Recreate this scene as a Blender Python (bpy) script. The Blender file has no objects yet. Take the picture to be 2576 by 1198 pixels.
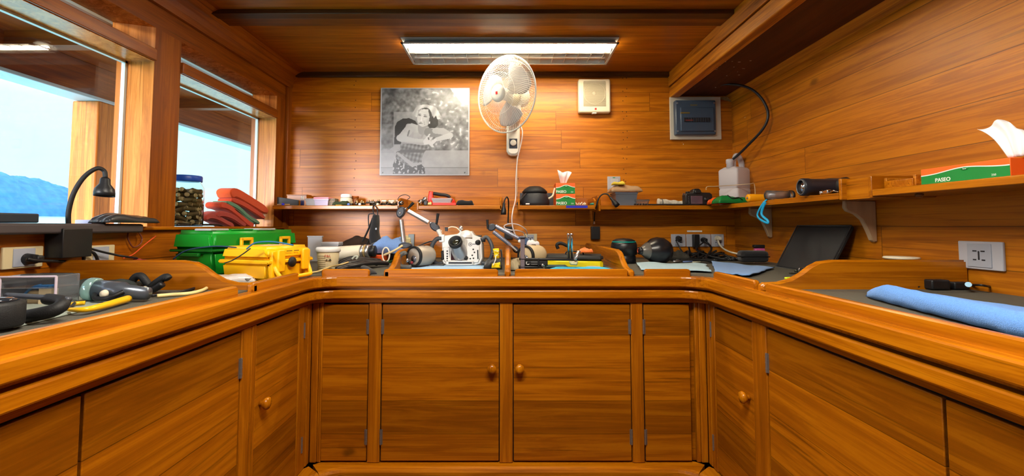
import bpy, bmesh, math, random
from mathutils import Vector, Matrix, noise
C = bpy.context.scene.collection
PI = math.pi
# ---------------------------------------------------------------- camera, world, light, exposure
F, PITCH, CX, EYE = 1090.0, math.radians(3.0), 1280.0, 1.10       # focal length in pixels of the 2576x1198 frame
CY = 570.0 - F*math.tan(PITCH)
cam_d = bpy.data.cameras.new('camera'); cam = bpy.data.objects.new('camera', cam_d); C.objects.link(cam)
cam.location = (0, 0, EYE); cam.rotation_euler = (PI/2 + PITCH, 0, 0)
cam_d.sensor_width = 36; cam_d.lens = 36*F/2576; cam_d.clip_start = .02; cam_d.clip_end = 3000
cam_d.shift_x = (1288-CX)/2576; cam_d.shift_y = (CY-599)/2576
bpy.context.scene.camera = cam
vs = bpy.context.scene.view_settings
vs.view_transform = 'Standard'; vs.look = 'None'; vs.gamma = 1; vs.use_curve_mapping = False
vs.exposure = 0.0
world = bpy.data.worlds.new('sky'); bpy.context.scene.world = world; world.use_nodes = True
wn = world.node_tree.nodes; wl = world.node_tree.links
bg = wn['Background']; bg.inputs['Strength'].default_value = 2.4
tc = wn.new('ShaderNodeTexCoord'); sp = wn.new('ShaderNodeSeparateXYZ'); rp = wn.new('ShaderNodeValToRGB')
wl.new(tc.outputs['Generated'], sp.inputs[0]); wl.new(sp.outputs['Z'], rp.inputs[0]); wl.new(rp.outputs[0], bg.inputs[0])
rp.color_ramp.elements[0].position = .20; rp.color_ramp.elements[0].color = (.38, .56, .60, 1)
rp.color_ramp.elements[1].position = .5; rp.color_ramp.elements[1].color = (1.7, 1.65, 1.8, 1)
def area_light(name, loc, rot, sx, sy, power, col):
    l = bpy.data.lights.new(name, 'AREA'); l.shape = 'RECTANGLE'; l.size = sx; l.size_y = sy; l.energy = power; l.color = col
    o = bpy.data.objects.new(name, l); C.objects.link(o); o.location = loc; o.rotation_euler = rot; return o

sun_d = bpy.data.lights.new('sun', 'SUN'); sun_d.energy = 10; sun_d.angle = .30; sun_d.color = (1, .94, .96)
sun = bpy.data.objects.new('sun', sun_d); C.objects.link(sun); sun.rotation_euler = Vector((.27, .95, -.10)).to_track_quat('-Z', 'Y').to_euler()

# ---------------------------------------------------------------- helpers
def W(u, v, X=None, Y=None, Z=None):
    """the point of the plane X=, Y= or Z= that shows at pixel (u, v) of the photograph"""
    a = (u-CX)/F; b = -(v-CY)/F
    d = (a, math.cos(PITCH)-b*math.sin(PITCH), math.sin(PITCH)+b*math.cos(PITCH))
    t = X/d[0] if X is not None else Y/d[1] if Y is not None else (Z-EYE)/d[2]
    return Vector((d[0]*t, d[1]*t, EYE+d[2]*t))

class MB:
    def __init__(s): s.bm = bmesh.new(); s.mi = 0; s.xf = None; s.sm = True
    def _add(s, vs, fs, smooth=None):
        if s.xf is not None: vs = [s.xf @ Vector(v) for v in vs]
        bv = [s.bm.verts.new(v) for v in vs]; out = []
        for f in fs:
            try:
                g = s.bm.faces.new([bv[i] for i in f]); g.material_index = s.mi; g.smooth = s.sm if smooth is None else smooth; out.append(g)
            except ValueError: pass
        return bv, out
    def box(s, c, d, bev=0, rot=None, seg=2):
        """box centred at c with size d"""
        hx, hy, hz = d[0]/2, d[1]/2, d[2]/2
        vs = [Vector((x*hx, y*hy, z*hz)) for x in (-1, 1) for y in (-1, 1) for z in (-1, 1)]
        if rot is not None: vs = [rot @ v for v in vs]
        vs = [v + Vector(c) for v in vs]
        bv, fs = s._add(vs, [(0,1,3,2),(4,6,7,5),(0,4,5,1),(2,3,7,6),(0,2,6,4),(1,5,7,3)], False)
        if bev:
            ed = list({e for f in fs for e in f.edges})
            r = bmesh.ops.bevel(s.bm, geom=ed, offset=min(bev, min(d)*.49), segments=seg, affect='EDGES', profile=.5, clamp_overlap=True)
            for f in r['faces']: f.smooth = True; f.material_index = s.mi
        return s
    def bb(s, x0, x1, y0, y1, z0, z1, bev=0):
        return s.box(((x0+x1)/2, (y0+y1)/2, (z0+z1)/2), (abs(x1-x0), abs(y1-y0), abs(z1-z0)), bev)
    def cone(s, p0, p1, r0, r1=None, n=20, cap=True):
        r1 = r0 if r1 is None else r1
        p0, p1 = Vector(p0), Vector(p1); d = (p1-p0).normalized()
        a = d.orthogonal().normalized(); b = d.cross(a); vs = []
        for p, r in ((p0, r0), (p1, r1)):
            for i in range(n):
                t = 2*PI*i/n; vs.append(p + a*math.cos(t)*r + b*math.sin(t)*r)
        s._add(vs, [(i, (i+1) % n, n+(i+1) % n, n+i) for i in range(n)])
        if cap:
            if r0 > 1e-5: s._add(vs[:n], [tuple(reversed(range(n)))], False)
            if r1 > 1e-5: s._add(vs[n:], [tuple(range(n))], False)
        return s
    def lathe(s, prof, p0=(0,0,0), axis=(0,0,1), n=32, sx=1.0):
        """prof: list of (radius, height along axis)"""
        ax = Vector(axis).normalized()
        a = Vector((1,0,0)) if abs(ax.z) > .99 else ax.cross(Vector((0,0,1))).normalized(); b = ax.cross(a)
        p0 = Vector(p0); vs = []
        for r, h in prof:
            for i in range(n):
                t = 2*PI*i/n; vs.append(p0 + ax*h + a*math.cos(t)*max(r, 1e-5)*sx + b*math.sin(t)*max(r, 1e-5))
        fs = []
        for k in range(len(prof)-1):
            for i in range(n): fs.append((k*n+i, k*n+(i+1) % n, (k+1)*n+(i+1) % n, (k+1)*n+i))
        if prof[0][0] > 1e-4: fs.append(tuple(reversed(range(n))))
        if prof[-1][0] > 1e-4: fs.append(tuple((len(prof)-1)*n+i for i in range(n)))
        s._add(vs, fs); return s
    def ball(s, c, r, n=16, sc=(1,1,1)):
        vs = []; m = n//2; fs = []
        for j in range(m+1):
            t = PI*j/m
            for i in range(n):
                p = 2*PI*i/n; vs.append((c[0]+r*sc[0]*math.sin(t)*math.cos(p), c[1]+r*sc[1]*math.sin(t)*math.sin(p), c[2]+r*sc[2]*math.cos(t)))
        for j in range(m):
            for i in range(n): fs.append((j*n+i, (j+1)*n+i, (j+1)*n+(i+1) % n, j*n+(i+1) % n))
        s._add(vs, fs); return s
    def tube(s, pts, r, n=8, smooth=True, sub=6, closed=False, flat=1.0):
        pts = [Vector(p) for p in pts]
        if smooth and len(pts) > 2:
            q = []; L = len(pts)
            rng = range(L) if closed else range(L-1)
            for i in rng:
                if closed: a, b, c, d = pts[i-1], pts[i], pts[(i+1) % L], pts[(i+2) % L]
                else: a, b, c, d = pts[max(i-1, 0)], pts[i], pts[i+1], pts[min(i+2, L-1)]
                for k in range(sub):
                    t = k/sub
                    q.append(.5*((2*b)+(c-a)*t+(2*a-5*b+4*c-d)*t*t+(3*b-a-3*c+d)*t**3))
            if not closed: q.append(pts[-1])
            pts = q
        L = len(pts); vs = []; nrm = None
        rr = r if callable(r) else (lambda t: r)
        for i, p in enumerate(pts):
            if closed: d = (pts[(i+1) % L]-pts[i-1])
            else: d = pts[min(i+1, L-1)]-pts[max(i-1, 0)]
            if d.length < 1e-9: d = Vector((0,0,1))
            d.normalize()
            if nrm is None: nrm = (Vector((0,0,1)).cross(d) if abs(d.z) < .95 else Vector((1,0,0)).cross(d)).normalized()
            else:
                nrm = (nrm - d*nrm.dot(d))
                nrm = nrm.normalized() if nrm.length > 1e-6 else d.orthogonal().normalized()
            b = d.cross(nrm); R = rr(i/max(1, L-1))
            for k in range(n):
                t = 2*PI*k/n; vs.append(p + nrm*math.cos(t)*R + b*math.sin(t)*R*flat)
        fs = []
        for i in range(L if closed else L-1):
            j = (i+1) % L
            for k in range(n): fs.append((i*n+k, i*n+(k+1) % n, j*n+(k+1) % n, j*n+k))
        if not closed: fs += [tuple(reversed(range(n))), tuple((L-1)*n+k for k in range(n))]
        s._add(vs, fs); return s
    def prism(s, poly, vec, bev=0):
        """closed polygon (3-D points) pushed along vec"""
        vec = Vector(vec); n = len(poly); P = [Vector(p) for p in poly]
        vs = P + [p+vec for p in P]
        bv, fs = s._add(vs, [tuple(range(n)), tuple(reversed(range(n, 2*n)))] + [(i, i+n, (i+1) % n+n, (i+1) % n) for i in range(n)], False)
        bmesh.ops.recalc_face_normals(s.bm, faces=fs)
        if bev:
            ed = list({e for f in fs[:2] for e in f.edges})
            r = bmesh.ops.bevel(s.bm, geom=ed, offset=bev, segments=2, affect='EDGES', clamp_overlap=True)
            for f in r['faces']: f.smooth = True; f.material_index = s.mi
        return s
    def sweep(s, path, prof, closed=False):
        """prof (offset to the left normal, z) swept along a level XY path"""
        L = len(path); vs = []; m = len(prof)
        for i in range(L):
            p = Vector(path[i][:2]); a = Vector(path[max(i-1, 0)][:2]); b = Vector(path[min(i+1, L-1)][:2])
            d1 = (p-a).normalized() if i > 0 else (b-p).normalized(); d2 = (b-p).normalized() if i < L-1 else d1
            n1 = Vector((-d1.y, d1.x)); n2 = Vector((-d2.y, d2.x)); nn = n1+n2; nn = nn/max(.2, nn.dot(n1)) if nn.length else n1
            for o, z in prof: vs.append((p.x+nn.x*o, p.y+nn.y*o, z))
        fs = []
        for i in range(L-1):
            for k in range(m): fs.append((i*m+k, (i+1)*m+k, (i+1)*m+(k+1) % m, i*m+(k+1) % m))
        fs += [tuple(range(m)), tuple((L-1)*m+k for k in reversed(range(m)))]
        bv, ff = s._add(vs, fs, False); bmesh.ops.recalc_face_normals(s.bm, faces=ff); return s
    def grid(s, fn, nu, nv, th=0.0):
        """fn(u, v) -> point; a sheet nu x nv, with thickness th downwards"""
        P = [Vector(fn(i/nu, j/nv)) for j in range(nv+1) for i in range(nu+1)]
        w = nu+1; fs = [(j*w+i, j*w+i+1, (j+1)*w+i+1, (j+1)*w+i) for j in range(nv) for i in range(nu)]
        if th:
            N = len(P); nr = [Vector((0,0,0)) for _ in P]
            for f in fs:
                c = (P[f[1]]-P[f[0]]).cross(P[f[3]]-P[f[0]])
                for k in f: nr[k] += c
            Q = [p - q.normalized()*th if q.length else p for p, q in zip(P, nr)]
            fs2 = [tuple(reversed([k+N for k in f])) for f in fs]
            rim = [j*w for j in range(nv, -1, -1)] ; loop = [i for i in range(nu+1)] + [j*w+nu for j in range(1, nv+1)] + [nv*w+i for i in range(nu-1, -1, -1)] + [j*w for j in range(nv-1, 0, -1)]
            side = [(loop[(k+1) % len(loop)], loop[k], loop[k]+N, loop[(k+1) % len(loop)]+N) for k in range(len(loop))]
            s._add(P+Q, fs+fs2+side)
        else: s._add(P, fs)
        return s
    def mesh(s, name, mats, off=None):
        me = bpy.data.meshes.new(name)
        if off is not None: bmesh.ops.translate(s.bm, verts=s.bm.verts, vec=-Vector(off))
        s.bm.to_mesh(me); s.bm.free()
        for m in (mats if isinstance(mats, (list, tuple)) else [mats]): me.materials.append(m)
        return me

ROOTS = {}
def thing(name, label, cat, loc=(0,0,0), rz=0, group=None):
    o = bpy.data.objects.new(name, None); C.objects.link(o); o.location = loc; o.rotation_euler = (0,0,rz)
    o.empty_display_size = .05
    o['label'] = label; o['category'] = cat
    if group: o['group'] = group
    ROOTS[o.name] = Matrix.Translation(Vector(loc)) @ Matrix.Rotation(rz, 4, 'Z')
    return o
def part(name, mb, mats, parent, world=False, label=None):
    """a part (or, under a part, a sub-part) as one mesh; world=True: its shape is given in world coordinates"""
    if world:
        r = parent
        while r.parent: r = r.parent
        bmesh.ops.transform(mb.bm, matrix=ROOTS[r.name].inverted(), verts=mb.bm.verts)
    o = bpy.data.objects.new(name, mb.mesh(name, mats)); C.objects.link(o); o.parent = parent
    if label: o['label'] = label
    return o
def solo(name, label, cat, mb, mats, loc=None, rz=0, group=None, world=True, kind=None):
    """a thing that is one mesh; world=True: vertices are in world coordinates and the origin goes to the foot of the thing"""
    if world:
        vs = [v.co for v in mb.bm.verts]
        loc = loc or (sum(v.x for v in vs)/len(vs), sum(v.y for v in vs)/len(vs), min(v.z for v in vs))
        me = mb.mesh(name, mats, loc)
    else: me = mb.mesh(name, mats)
    o = bpy.data.objects.new(name, me); C.objects.link(o); o.location = loc; o.rotation_euler = (0,0,rz)
    if label: o['label'] = label; o['category'] = cat
    if group: o['group'] = group
    if kind: o['kind'] = kind
    return o
def struct(name, mb, mats, parent=None):
    o = bpy.data.objects.new(name, mb.mesh(name, mats)); C.objects.link(o)
    if parent: o.parent = parent
    else: o['kind'] = 'structure'
    return o
def dup(root, loc, rz=None, label=None, group=None):
    r = root.copy(); C.objects.link(r); r.location = loc
    if rz is not None: r.rotation_euler = (0,0,rz)
    if label: r['label'] = label
    if group: r['group'] = group
    for ch in root.children:
        c = ch.copy(); C.objects.link(c); c.parent = r
        for g in ch.children:
            d = g.copy(); C.objects.link(d); d.parent = c
    return r
def text_mesh(txt, size, mat, depth=.0004, align='CENTER', font_shear=0, bold=0):
    cu = bpy.data.curves.new('lettering', 'FONT'); cu.body = txt; cu.size = size; cu.extrude = depth; cu.align_x = align; cu.align_y = 'CENTER'
    cu.shear = font_shear; cu.offset = bold
    o = bpy.data.objects.new('tmp', cu); C.objects.link(o); bpy.context.view_layer.update()
    me = bpy.data.meshes.new_from_object(o.evaluated_get(bpy.context.evaluated_depsgraph_get()))
    bpy.data.objects.remove(o); bpy.data.curves.remove(cu); me.materials.clear(); me.materials.append(mat); return me
def lettering(txt, size, mat, parent, loc, rot, **k):
    me = text_mesh(txt, size, mat, **k); me.name = 'lettering'
    o = bpy.data.objects.new('lettering', me); C.objects.link(o); o.parent = parent; o.location = loc; o.rotation_euler = rot; return o

# ---------------------------------------------------------------- materials
def srgb(r, g, b):
    f = lambda c: (c/255/12.92) if c/255 <= .04045 else ((c/255+.055)/1.055)**2.4
    return (f(r), f(g), f(b), 1)
_M = {}
def mat(name, col, rough=.5, metal=0, spec=.5, noise_amt=0.0, nscale=60, bump=0.0, bscale=200, trans=0, ior=1.45, emit=None, estr=0, coat=0, alpha=1, sheen=0, stretch=(1,1,1)):
    if name in _M: return _M[name]
    m = bpy.data.materials.new(name); m.use_nodes = True; n = m.node_tree.nodes; l = m.node_tree.links; b = n['Principled BSDF']
    col = srgb(*col) if max(col[:3]) > 1.001 else (*col[:3], 1)
    b.inputs['Base Color'].default_value = col; b.inputs['Roughness'].default_value = rough; b.inputs['Metallic'].default_value = metal
    b.inputs['Specular IOR Level'].default_value = spec; b.inputs['Transmission Weight'].default_value = trans; b.inputs['IOR'].default_value = ior
    b.inputs['Coat Weight'].default_value = coat; b.inputs['Alpha'].default_value = alpha; b.inputs['Sheen Weight'].default_value = sheen
    if emit: b.inputs['Emission Color'].default_value = (*emit, 1); b.inputs['Emission Strength'].default_value = estr
    tcn = n.new('ShaderNodeTexCoord'); mp = n.new('ShaderNodeMapping'); mp.inputs['Scale'].default_value = stretch; l.new(tcn.outputs['Object'], mp.inputs[0])
    if noise_amt:
        t = n.new('ShaderNodeTexNoise'); t.inputs['Scale'].default_value = nscale; t.inputs['Detail'].default_value = 4; l.new(mp.outputs[0], t.inputs[0])
        mr = n.new('ShaderNodeMapRange'); mr.inputs[1].default_value = .25; mr.inputs[2].default_value = .75; mr.inputs[3].default_value = 1-noise_amt; mr.inputs[4].default_value = 1+noise_amt
        l.new(t.outputs[0], mr.inputs[0]); mx = n.new('ShaderNodeVectorMath'); mx.operation = 'SCALE'; mx.inputs[0].default_value = col[:3]
        l.new(mr.outputs[0], mx.inputs['Scale']); l.new(mx.outputs[0], b.inputs['Base Color'])
    if bump:
        t = n.new('ShaderNodeTexNoise'); t.inputs['Scale'].default_value = bscale; t.inputs['Detail'].default_value = 3; l.new(mp.outputs[0], t.inputs[0])
        bp = n.new('ShaderNodeBump'); bp.inputs['Strength'].default_value = bump; bp.inputs['Distance'].default_value = .002; l.new(t.outputs[0], bp.inputs['Height']); l.new(bp.outputs[0], b.inputs['Normal'])
    _M[name] = m; return m

def wood(name, grain='X', plank=None, w=.13, z0=0.0, butt=0.0, tone=(1,1,1), rough=.34, contrast=1.0, groove=.0022, knots=True, var=.22):
    """varnished teak: grain runs along axis grain; boards of width w are laid side by side along axis plank"""
    if name in _M: return _M[name]
    m = bpy.data.materials.new(name); m.use_nodes = True; n = m.node_tree.nodes; l = m.node_tree.links; b = n['Principled BSDF']
    def nd(t, **k):
        x = n.new(t)
        for a, v in k.items(): setattr(x, a, v)
        return x
    def math_(op, a, bb=None, c=None):
        x = nd('ShaderNodeMath', operation=op)
        for i, v in enumerate((a, bb, c)):
            if v is None: continue
            if isinstance(v, (int, float)): x.inputs[i].default_value = v
            else: l.new(v, x.inputs[i])
        return x.outputs[0]
    tcn = nd('ShaderNodeTexCoord'); sep = nd('ShaderNodeSeparateXYZ'); l.new(tcn.outputs['Object'], sep.inputs[0])
    ax = {'X': sep.outputs[0], 'Y': sep.outputs[1], 'Z': sep.outputs[2]}
    g = ax[grain]; others = [a for a in 'XYZ' if a != grain]
    seed = 0.0; edge = None
    if plank:
        q = math_('DIVIDE', math_('SUBTRACT', ax[plank], z0), w); pid = math_('FLOOR', q)
        fr = math_('SUBTRACT', q, pid); d = math_('MULTIPLY', math_('SUBTRACT', .5, math_('ABSOLUTE', math_('SUBTRACT', fr, .5))), w)
        wnz = nd('ShaderNodeTexWhiteNoise', noise_dimensions='1D'); l.new(pid, wnz.inputs['W'])
        seed = wnz.outputs['Value']; edge = d
        if butt:
            q2 = math_('ADD', math_('DIVIDE', g, butt), math_('MULTIPLY', seed, 7.3)); bid = math_('FLOOR', q2); f2 = math_('SUBTRACT', q2, bid)
            d2 = math_('MULTIPLY', math_('SUBTRACT', .5, math_('ABSOLUTE', math_('SUBTRACT', f2, .5))), butt)
            edge = math_('MINIMUM', edge, d2)
            w2 = nd('ShaderNodeTexWhiteNoise', noise_dimensions='1D'); l.new(math_('ADD', math_('MULTIPLY', bid, 17.31), pid), w2.inputs['W']); seed = w2.outputs['Value']
    comb = nd('ShaderNodeCombineXYZ')
    def put(a, i, sc):
        v = math_('MULTIPLY', ax[a], sc)
        if not isinstance(seed, float): v = math_('ADD', v, math_('MULTIPLY', seed, 13.7+3*i))
        l.new(v, comb.inputs[i])
    put(grain, 0, 1.0); put(others[0], 1, 17.0); put(others[1], 2, 17.0)
    n1 = nd('ShaderNodeTexNoise'); n1.inputs['Scale'].default_value = 1.6; n1.inputs['Detail'].default_value = 8; n1.inputs['Roughness'].default_value = .66; n1.inputs['Distortion'].default_value = 1.1; l.new(comb.outputs[0], n1.inputs[0])
    comb2 = nd('ShaderNodeVectorMath', operation='MULTIPLY'); comb2.inputs[1].default_value = (1.6, 9, 9); l.new(comb.outputs[0], comb2.inputs[0])
    n2 = nd('ShaderNodeTexNoise'); n2.inputs['Scale'].default_value = 1.4; n2.inputs['Detail'].default_value = 3; l.new(comb2.outputs[0], n2.inputs[0])
    n3 = nd('ShaderNodeTexNoise'); n3.inputs['Scale'].default_value = .8; n3.inputs['Detail'].default_value = 2; l.new(comb.outputs[0], n3.inputs[0])
    grainv = math_('ADD', math_('MULTIPLY', n1.outputs[0], .68), math_('ADD', math_('MULTIPLY', n2.outputs[0], .17), math_('MULTIPLY', n3.outputs[0], .15)))
    cr = nd('ShaderNodeValToRGB'); e = cr.color_ramp.elements
    base = lambda r, g_, b_: (r*tone[0], g_*tone[1], b_*tone[2], 1)
    e[0].position = .5-.20/contrast; e[0].color = base(.150, .038, .0008)
    e[1].position = .5+.16/contrast; e[1].color = base(.61, .240, .007)
    e2 = e.new(.46); e2.color = base(.36, .110, .0018)
    e3 = e.new(.54); e3.color = base(.48, .162, .0032)
    l.new(grainv, cr.inputs[0]); col = cr.outputs[0]
    def scale(c, f):
        x = nd('ShaderNodeVectorMath', operation='SCALE'); l.new(c, x.inputs[0])
        if isinstance(f, float): x.inputs['Scale'].default_value = f
        else: l.new(f, x.inputs['Scale'])
        return x.outputs[0]
    if not isinstance(seed, float): col = scale(col, math_('ADD', 1-var, math_('MULTIPLY', seed, 2*var)))
    cb3 = nd('ShaderNodeVectorMath', operation='MULTIPLY'); cb3.inputs[1].default_value = (.9, 3.4, 3.4); l.new(comb.outputs[0], cb3.inputs[0])
    n4 = nd('ShaderNodeTexNoise'); n4.inputs['Scale'].default_value = 1.5; n4.inputs['Detail'].default_value = 5; n4.inputs['Distortion'].default_value = .6; l.new(cb3.outputs[0], n4.inputs[0])
    ms = nd('ShaderNodeMapRange'); ms.interpolation_type = 'SMOOTHSTEP'
    for i, v in enumerate((.60, .70, 1.0, .62)): ms.inputs[i+1].default_value = v
    l.new(n4.outputs[0], ms.inputs[0]); col = scale(col, ms.outputs[0])
    if knots:
        vo = nd('ShaderNodeTexVoronoi'); cm = nd('ShaderNodeCombineXYZ'); l.new(math_('MULTIPLY', g, .55), cm.inputs[0])
        for i, a in enumerate(others): l.new(ax[a], cm.inputs[i+1])
        nz = nd('ShaderNodeTexNoise'); nz.inputs['Scale'].default_value = 25; l.new(cm.outputs[0], nz.inputs[0])
        ad = nd('ShaderNodeVectorMath', operation='ADD'); sc = nd('ShaderNodeVectorMath', operation='SCALE'); sc.inputs['Scale'].default_value = .02
        l.new(nz.outputs['Color'], sc.inputs[0]); l.new(cm.outputs[0], ad.inputs[0]); l.new(sc.outputs[0], ad.inputs[1])
        vo.inputs['Scale'].default_value = 2.6; l.new(ad.outputs[0], vo.inputs[0])
        mr = nd('ShaderNodeMapRange'); mr.interpolation_type = 'SMOOTHSTEP'
        for i, v in enumerate((.015, .06, .45, 1.0)): mr.inputs[i+1].default_value = v
        l.new(vo.outputs['Distance'], mr.inputs[0]); col = scale(col, mr.outputs[0])
    if edge is not None:
        mr = nd('ShaderNodeMapRange'); mr.interpolation_type = 'SMOOTHSTEP'
        for i, v in enumerate((groove*.3, groove, .38, 1.0)): mr.inputs[i+1].default_value = v
        l.new(edge, mr.inputs[0]); col = scale(col, mr.outputs[0])
    l.new(col, b.inputs['Base Color'])
    b.inputs['Roughness'].default_value = rough; b.inputs['Specular IOR Level'].default_value = .38
    bp = nd('ShaderNodeBump'); bp.inputs['Strength'].default_value = .12; bp.inputs['Distance'].default_value = .002
    h = math_('ADD', math_('MULTIPLY', n2.outputs[0], .4), math_('MULTIPLY', n1.outputs[0], .6))
    if edge is not None: h = math_('ADD', h, math_('MULTIPLY', mr.outputs[0], 2.0))
    l.new(h, bp.inputs['Height']); l.new(bp.outputs[0], b.inputs['Normal'])
    _M[name] = m; return m

black = mat('black_plastic', (24,25,28), .42, bump=.1)
blackr = mat('black_rubber', (17,18,20), .62, bump=.25, bscale=400)
blackf = mat('black_fabric', (18,19,23), .9, bump=.6, bscale=600, sheen=.2)
darkgrey = mat('dark_grey_plastic', (58,62,70), .45)
chrome = mat('chrome', (215,215,220), .12, 1)
silver = mat('brushed_aluminium', (205,205,208), .32, .9, bump=.05, stretch=(1,1,30))
white = mat('white_plastic', (228,228,226), .38)
cream = mat('cream_plastic', (222,212,188), .42)
clear = mat('clear_plastic', (235,240,245), .08, trans=.92, ior=1.2)
frost = mat('frosted_plastic', (225,228,232), .35, trans=.55, ior=1.2)
def thin_glass(name):
    m = bpy.data.materials.new(name); m.use_nodes = True; n = m.node_tree.nodes; l = m.node_tree.links
    n.remove(n['Principled BSDF']); out = n['Material Output']; tr = n.new('ShaderNodeBsdfTransparent'); gl = n.new('ShaderNodeBsdfGlossy'); mx = n.new('ShaderNodeMixShader'); lw = n.new('ShaderNodeLayerWeight'); lw.inputs[0].default_value = .5; pw = n.new('ShaderNodeMath'); pw.operation = 'POWER'; pw.inputs[1].default_value = 5; fr = n.new('ShaderNodeMath'); fr.operation = 'MULTIPLY_ADD'; fr.inputs[1].default_value = .96; fr.inputs[2].default_value = .04; l.new(lw.outputs['Facing'], pw.inputs[0]); l.new(pw.outputs[0], fr.inputs[0])
    tr.inputs[0].default_value = (.97, .985, .985, 1); gl.inputs['Roughness'].default_value = .0
    l.new(fr.outputs[0], mx.inputs[0]); l.new(tr.outputs[0], mx.inputs[1]); l.new(gl.outputs[0], mx.inputs[2]); l.new(mx.outputs[0], out.inputs[0]); return m
glass = thin_glass('window_glass')
paper = mat('white_tissue', (240,238,240), .9, sheen=.3)
# ---------------------------------------------------------------- the room shell
XW, YB, ZC = 1.52, 2.92, 2.15        # side walls at -+XW, back wall at YB, ceiling at ZC
YR = -2.1                            # rear end of the cabin behind the camera
w_back = wood('back_wall_boards', 'X', 'Z', .13, .065, butt=1.9, rough=.38, contrast=.52, tone=(1.12,1.05,1.0), var=.12)
w_side = wood('side_wall_boards', 'Y', 'Z', .135, .02, butt=2.3, rough=.40, contrast=.48, tone=(1.0,.95,.9), var=.10)
w_x = wood('teak_grain_x', 'X', rough=.27, tone=(.92,.87,.7), knots=False, contrast=.55)
w_y = wood('teak_grain_y', 'Y', rough=.27, tone=(.92,.87,.7), knots=False, contrast=.55)
w_z = wood('teak_grain_z', 'Z', rough=.33, tone=(.82,.76,.6), knots=False, contrast=.6)
w_door = wood('teak_door_boards_x', 'X', 'Z', .137, .087, rough=.30, tone=(.70,.64,.5), groove=.0014, var=.22, contrast=.62)
w_doory = wood('teak_door_boards_y', 'Y', 'Z', .137, .087, rough=.30, tone=(.70,.64,.5), groove=.0014, var=.22, contrast=.62)
w_ceil = wood('ceiling_boards', 'X', 'Y', .62, .1, rough=.36, tone=(.72,.64,.5), groove=.0015, knots=False, contrast=.7, var=.1)
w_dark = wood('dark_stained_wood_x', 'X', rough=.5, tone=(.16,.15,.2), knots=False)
w_darky = wood('dark_stained_wood_y', 'Y', rough=.55, tone=(.24,.20,.26), knots=False, contrast=.6)
w_beam = wood('rough_beam_wood', 'Y', rough=.5, tone=(.95,.95,1.1), contrast=1.5, knots=False)
w_win = wood('window_joinery_y', 'Y', rough=.36, tone=(.62,.50,.55), contrast=.7, knots=False)
w_winz = wood('window_joinery_z', 'Z', rough=.34, tone=(.62,.50,.55), contrast=.7, knots=False)
w_jamb = wood('window_jamb_skylit_z', 'Z', rough=.24, tone=(1.4,1.6,16), contrast=.8, knots=False)  # joinery wood made pale and bluish: skylight put into its colour
struct('floor', MB().bb(-1.7, 1.7, YR, 3.0, -.1, 0), wood('floor_boards', 'Y', 'X', .1, 0, tone=(.22,.18,.18)))
struct('wall_back', MB().bb(-1.72, 1.72, YB, YB+.06, 0, 2.3), w_back)
struct('wall_right', MB().bb(XW, XW+.06, YR, YB, 0, 2.3), w_side)
struct('wall_rear', MB().bb(-1.7, 1.7, YR-.06, YR, 0, 2.3), w_back)
struct('ceiling', MB().bb(-1.7, 1.7, YR, YB+.06, ZC, ZC+.05), w_ceil)
nm = MB()
rn = random.Random(2)
for u in (893, 1301, 1567, 1576):
    for v in range(196, 505, 26):
        q = W(u+rn.uniform(-2.5, 2.5), v+rn.uniform(-9, 9), Y=YB); nm.lathe([(.0034, 0), (.003, .0006), (.001, .0008)], (q.x, YB, q.z), (0,-1,0), 8)
struct('nail_heads', nm, mat('nail_rust', (52,24,10), .7), bpy.data.objects['wall_back'])
# dark battens: one where ceiling and back wall meet, one shallow beam across the ceiling
struct('trim_1', MB().bb(-1.5, 1.09, YB-.03, YB, 2.118, 2.15, .004), w_dark)
yb0, yb1 = W(1200, 33, Z=2.13).y, W(1200, 66, Z=2.13).y
struct('trim_2', MB().bb(-1.5, 1.09, yb0, yb0+.055, 2.128, 2.15, .003), w_dark)
struct('trim_3', MB().bb(-1.5, 1.09, yb0+.055, yb1, 2.130, 2.15, .003), wood('beam_wood_x', 'X', rough=.45, tone=(.36,.30,.34), knots=False))
# left wall: below the windows, corner post, pillar between the windows, head beam with a vent slot above each window
ZS_, ZH = 1.10, 1.80                 # window sill and head
XI, XG = -1.50, -1.62                # inner face and glass plane of the window wall
P0, P1, P2 = 1.80, 1.945, 2.765      # pillar from P0 to P1; second window ends at P2
struct('wall_left', MB().bb(XI-.16, XI, YR, YB, 0, ZS_), wood('left_wall_boards', 'Y', 'Z', .135, .02, rough=.36, tone=(.8,.66,.6), knots=False))
struct('trim_4', MB().bb(XI-.16, XI, P0, P1, ZS_, 1.945), w_winz)
struct('trim_5', MB().bb(XI-.16, XI, P2, YB, ZS_, 1.945), w_winz)
struct('trim_6', MB().bb(XI-.16, XI, -.62, -.5, ZS_, 1.945), w_winz)
struct('trim_7', MB().bb(XI-.16, XI, YR, -1.9, ZS_, 1.945), w_winz)
struct('trim_8', MB().bb(XI-.16, XI, YR, YB, 1.945, ZC), w_win)
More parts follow.
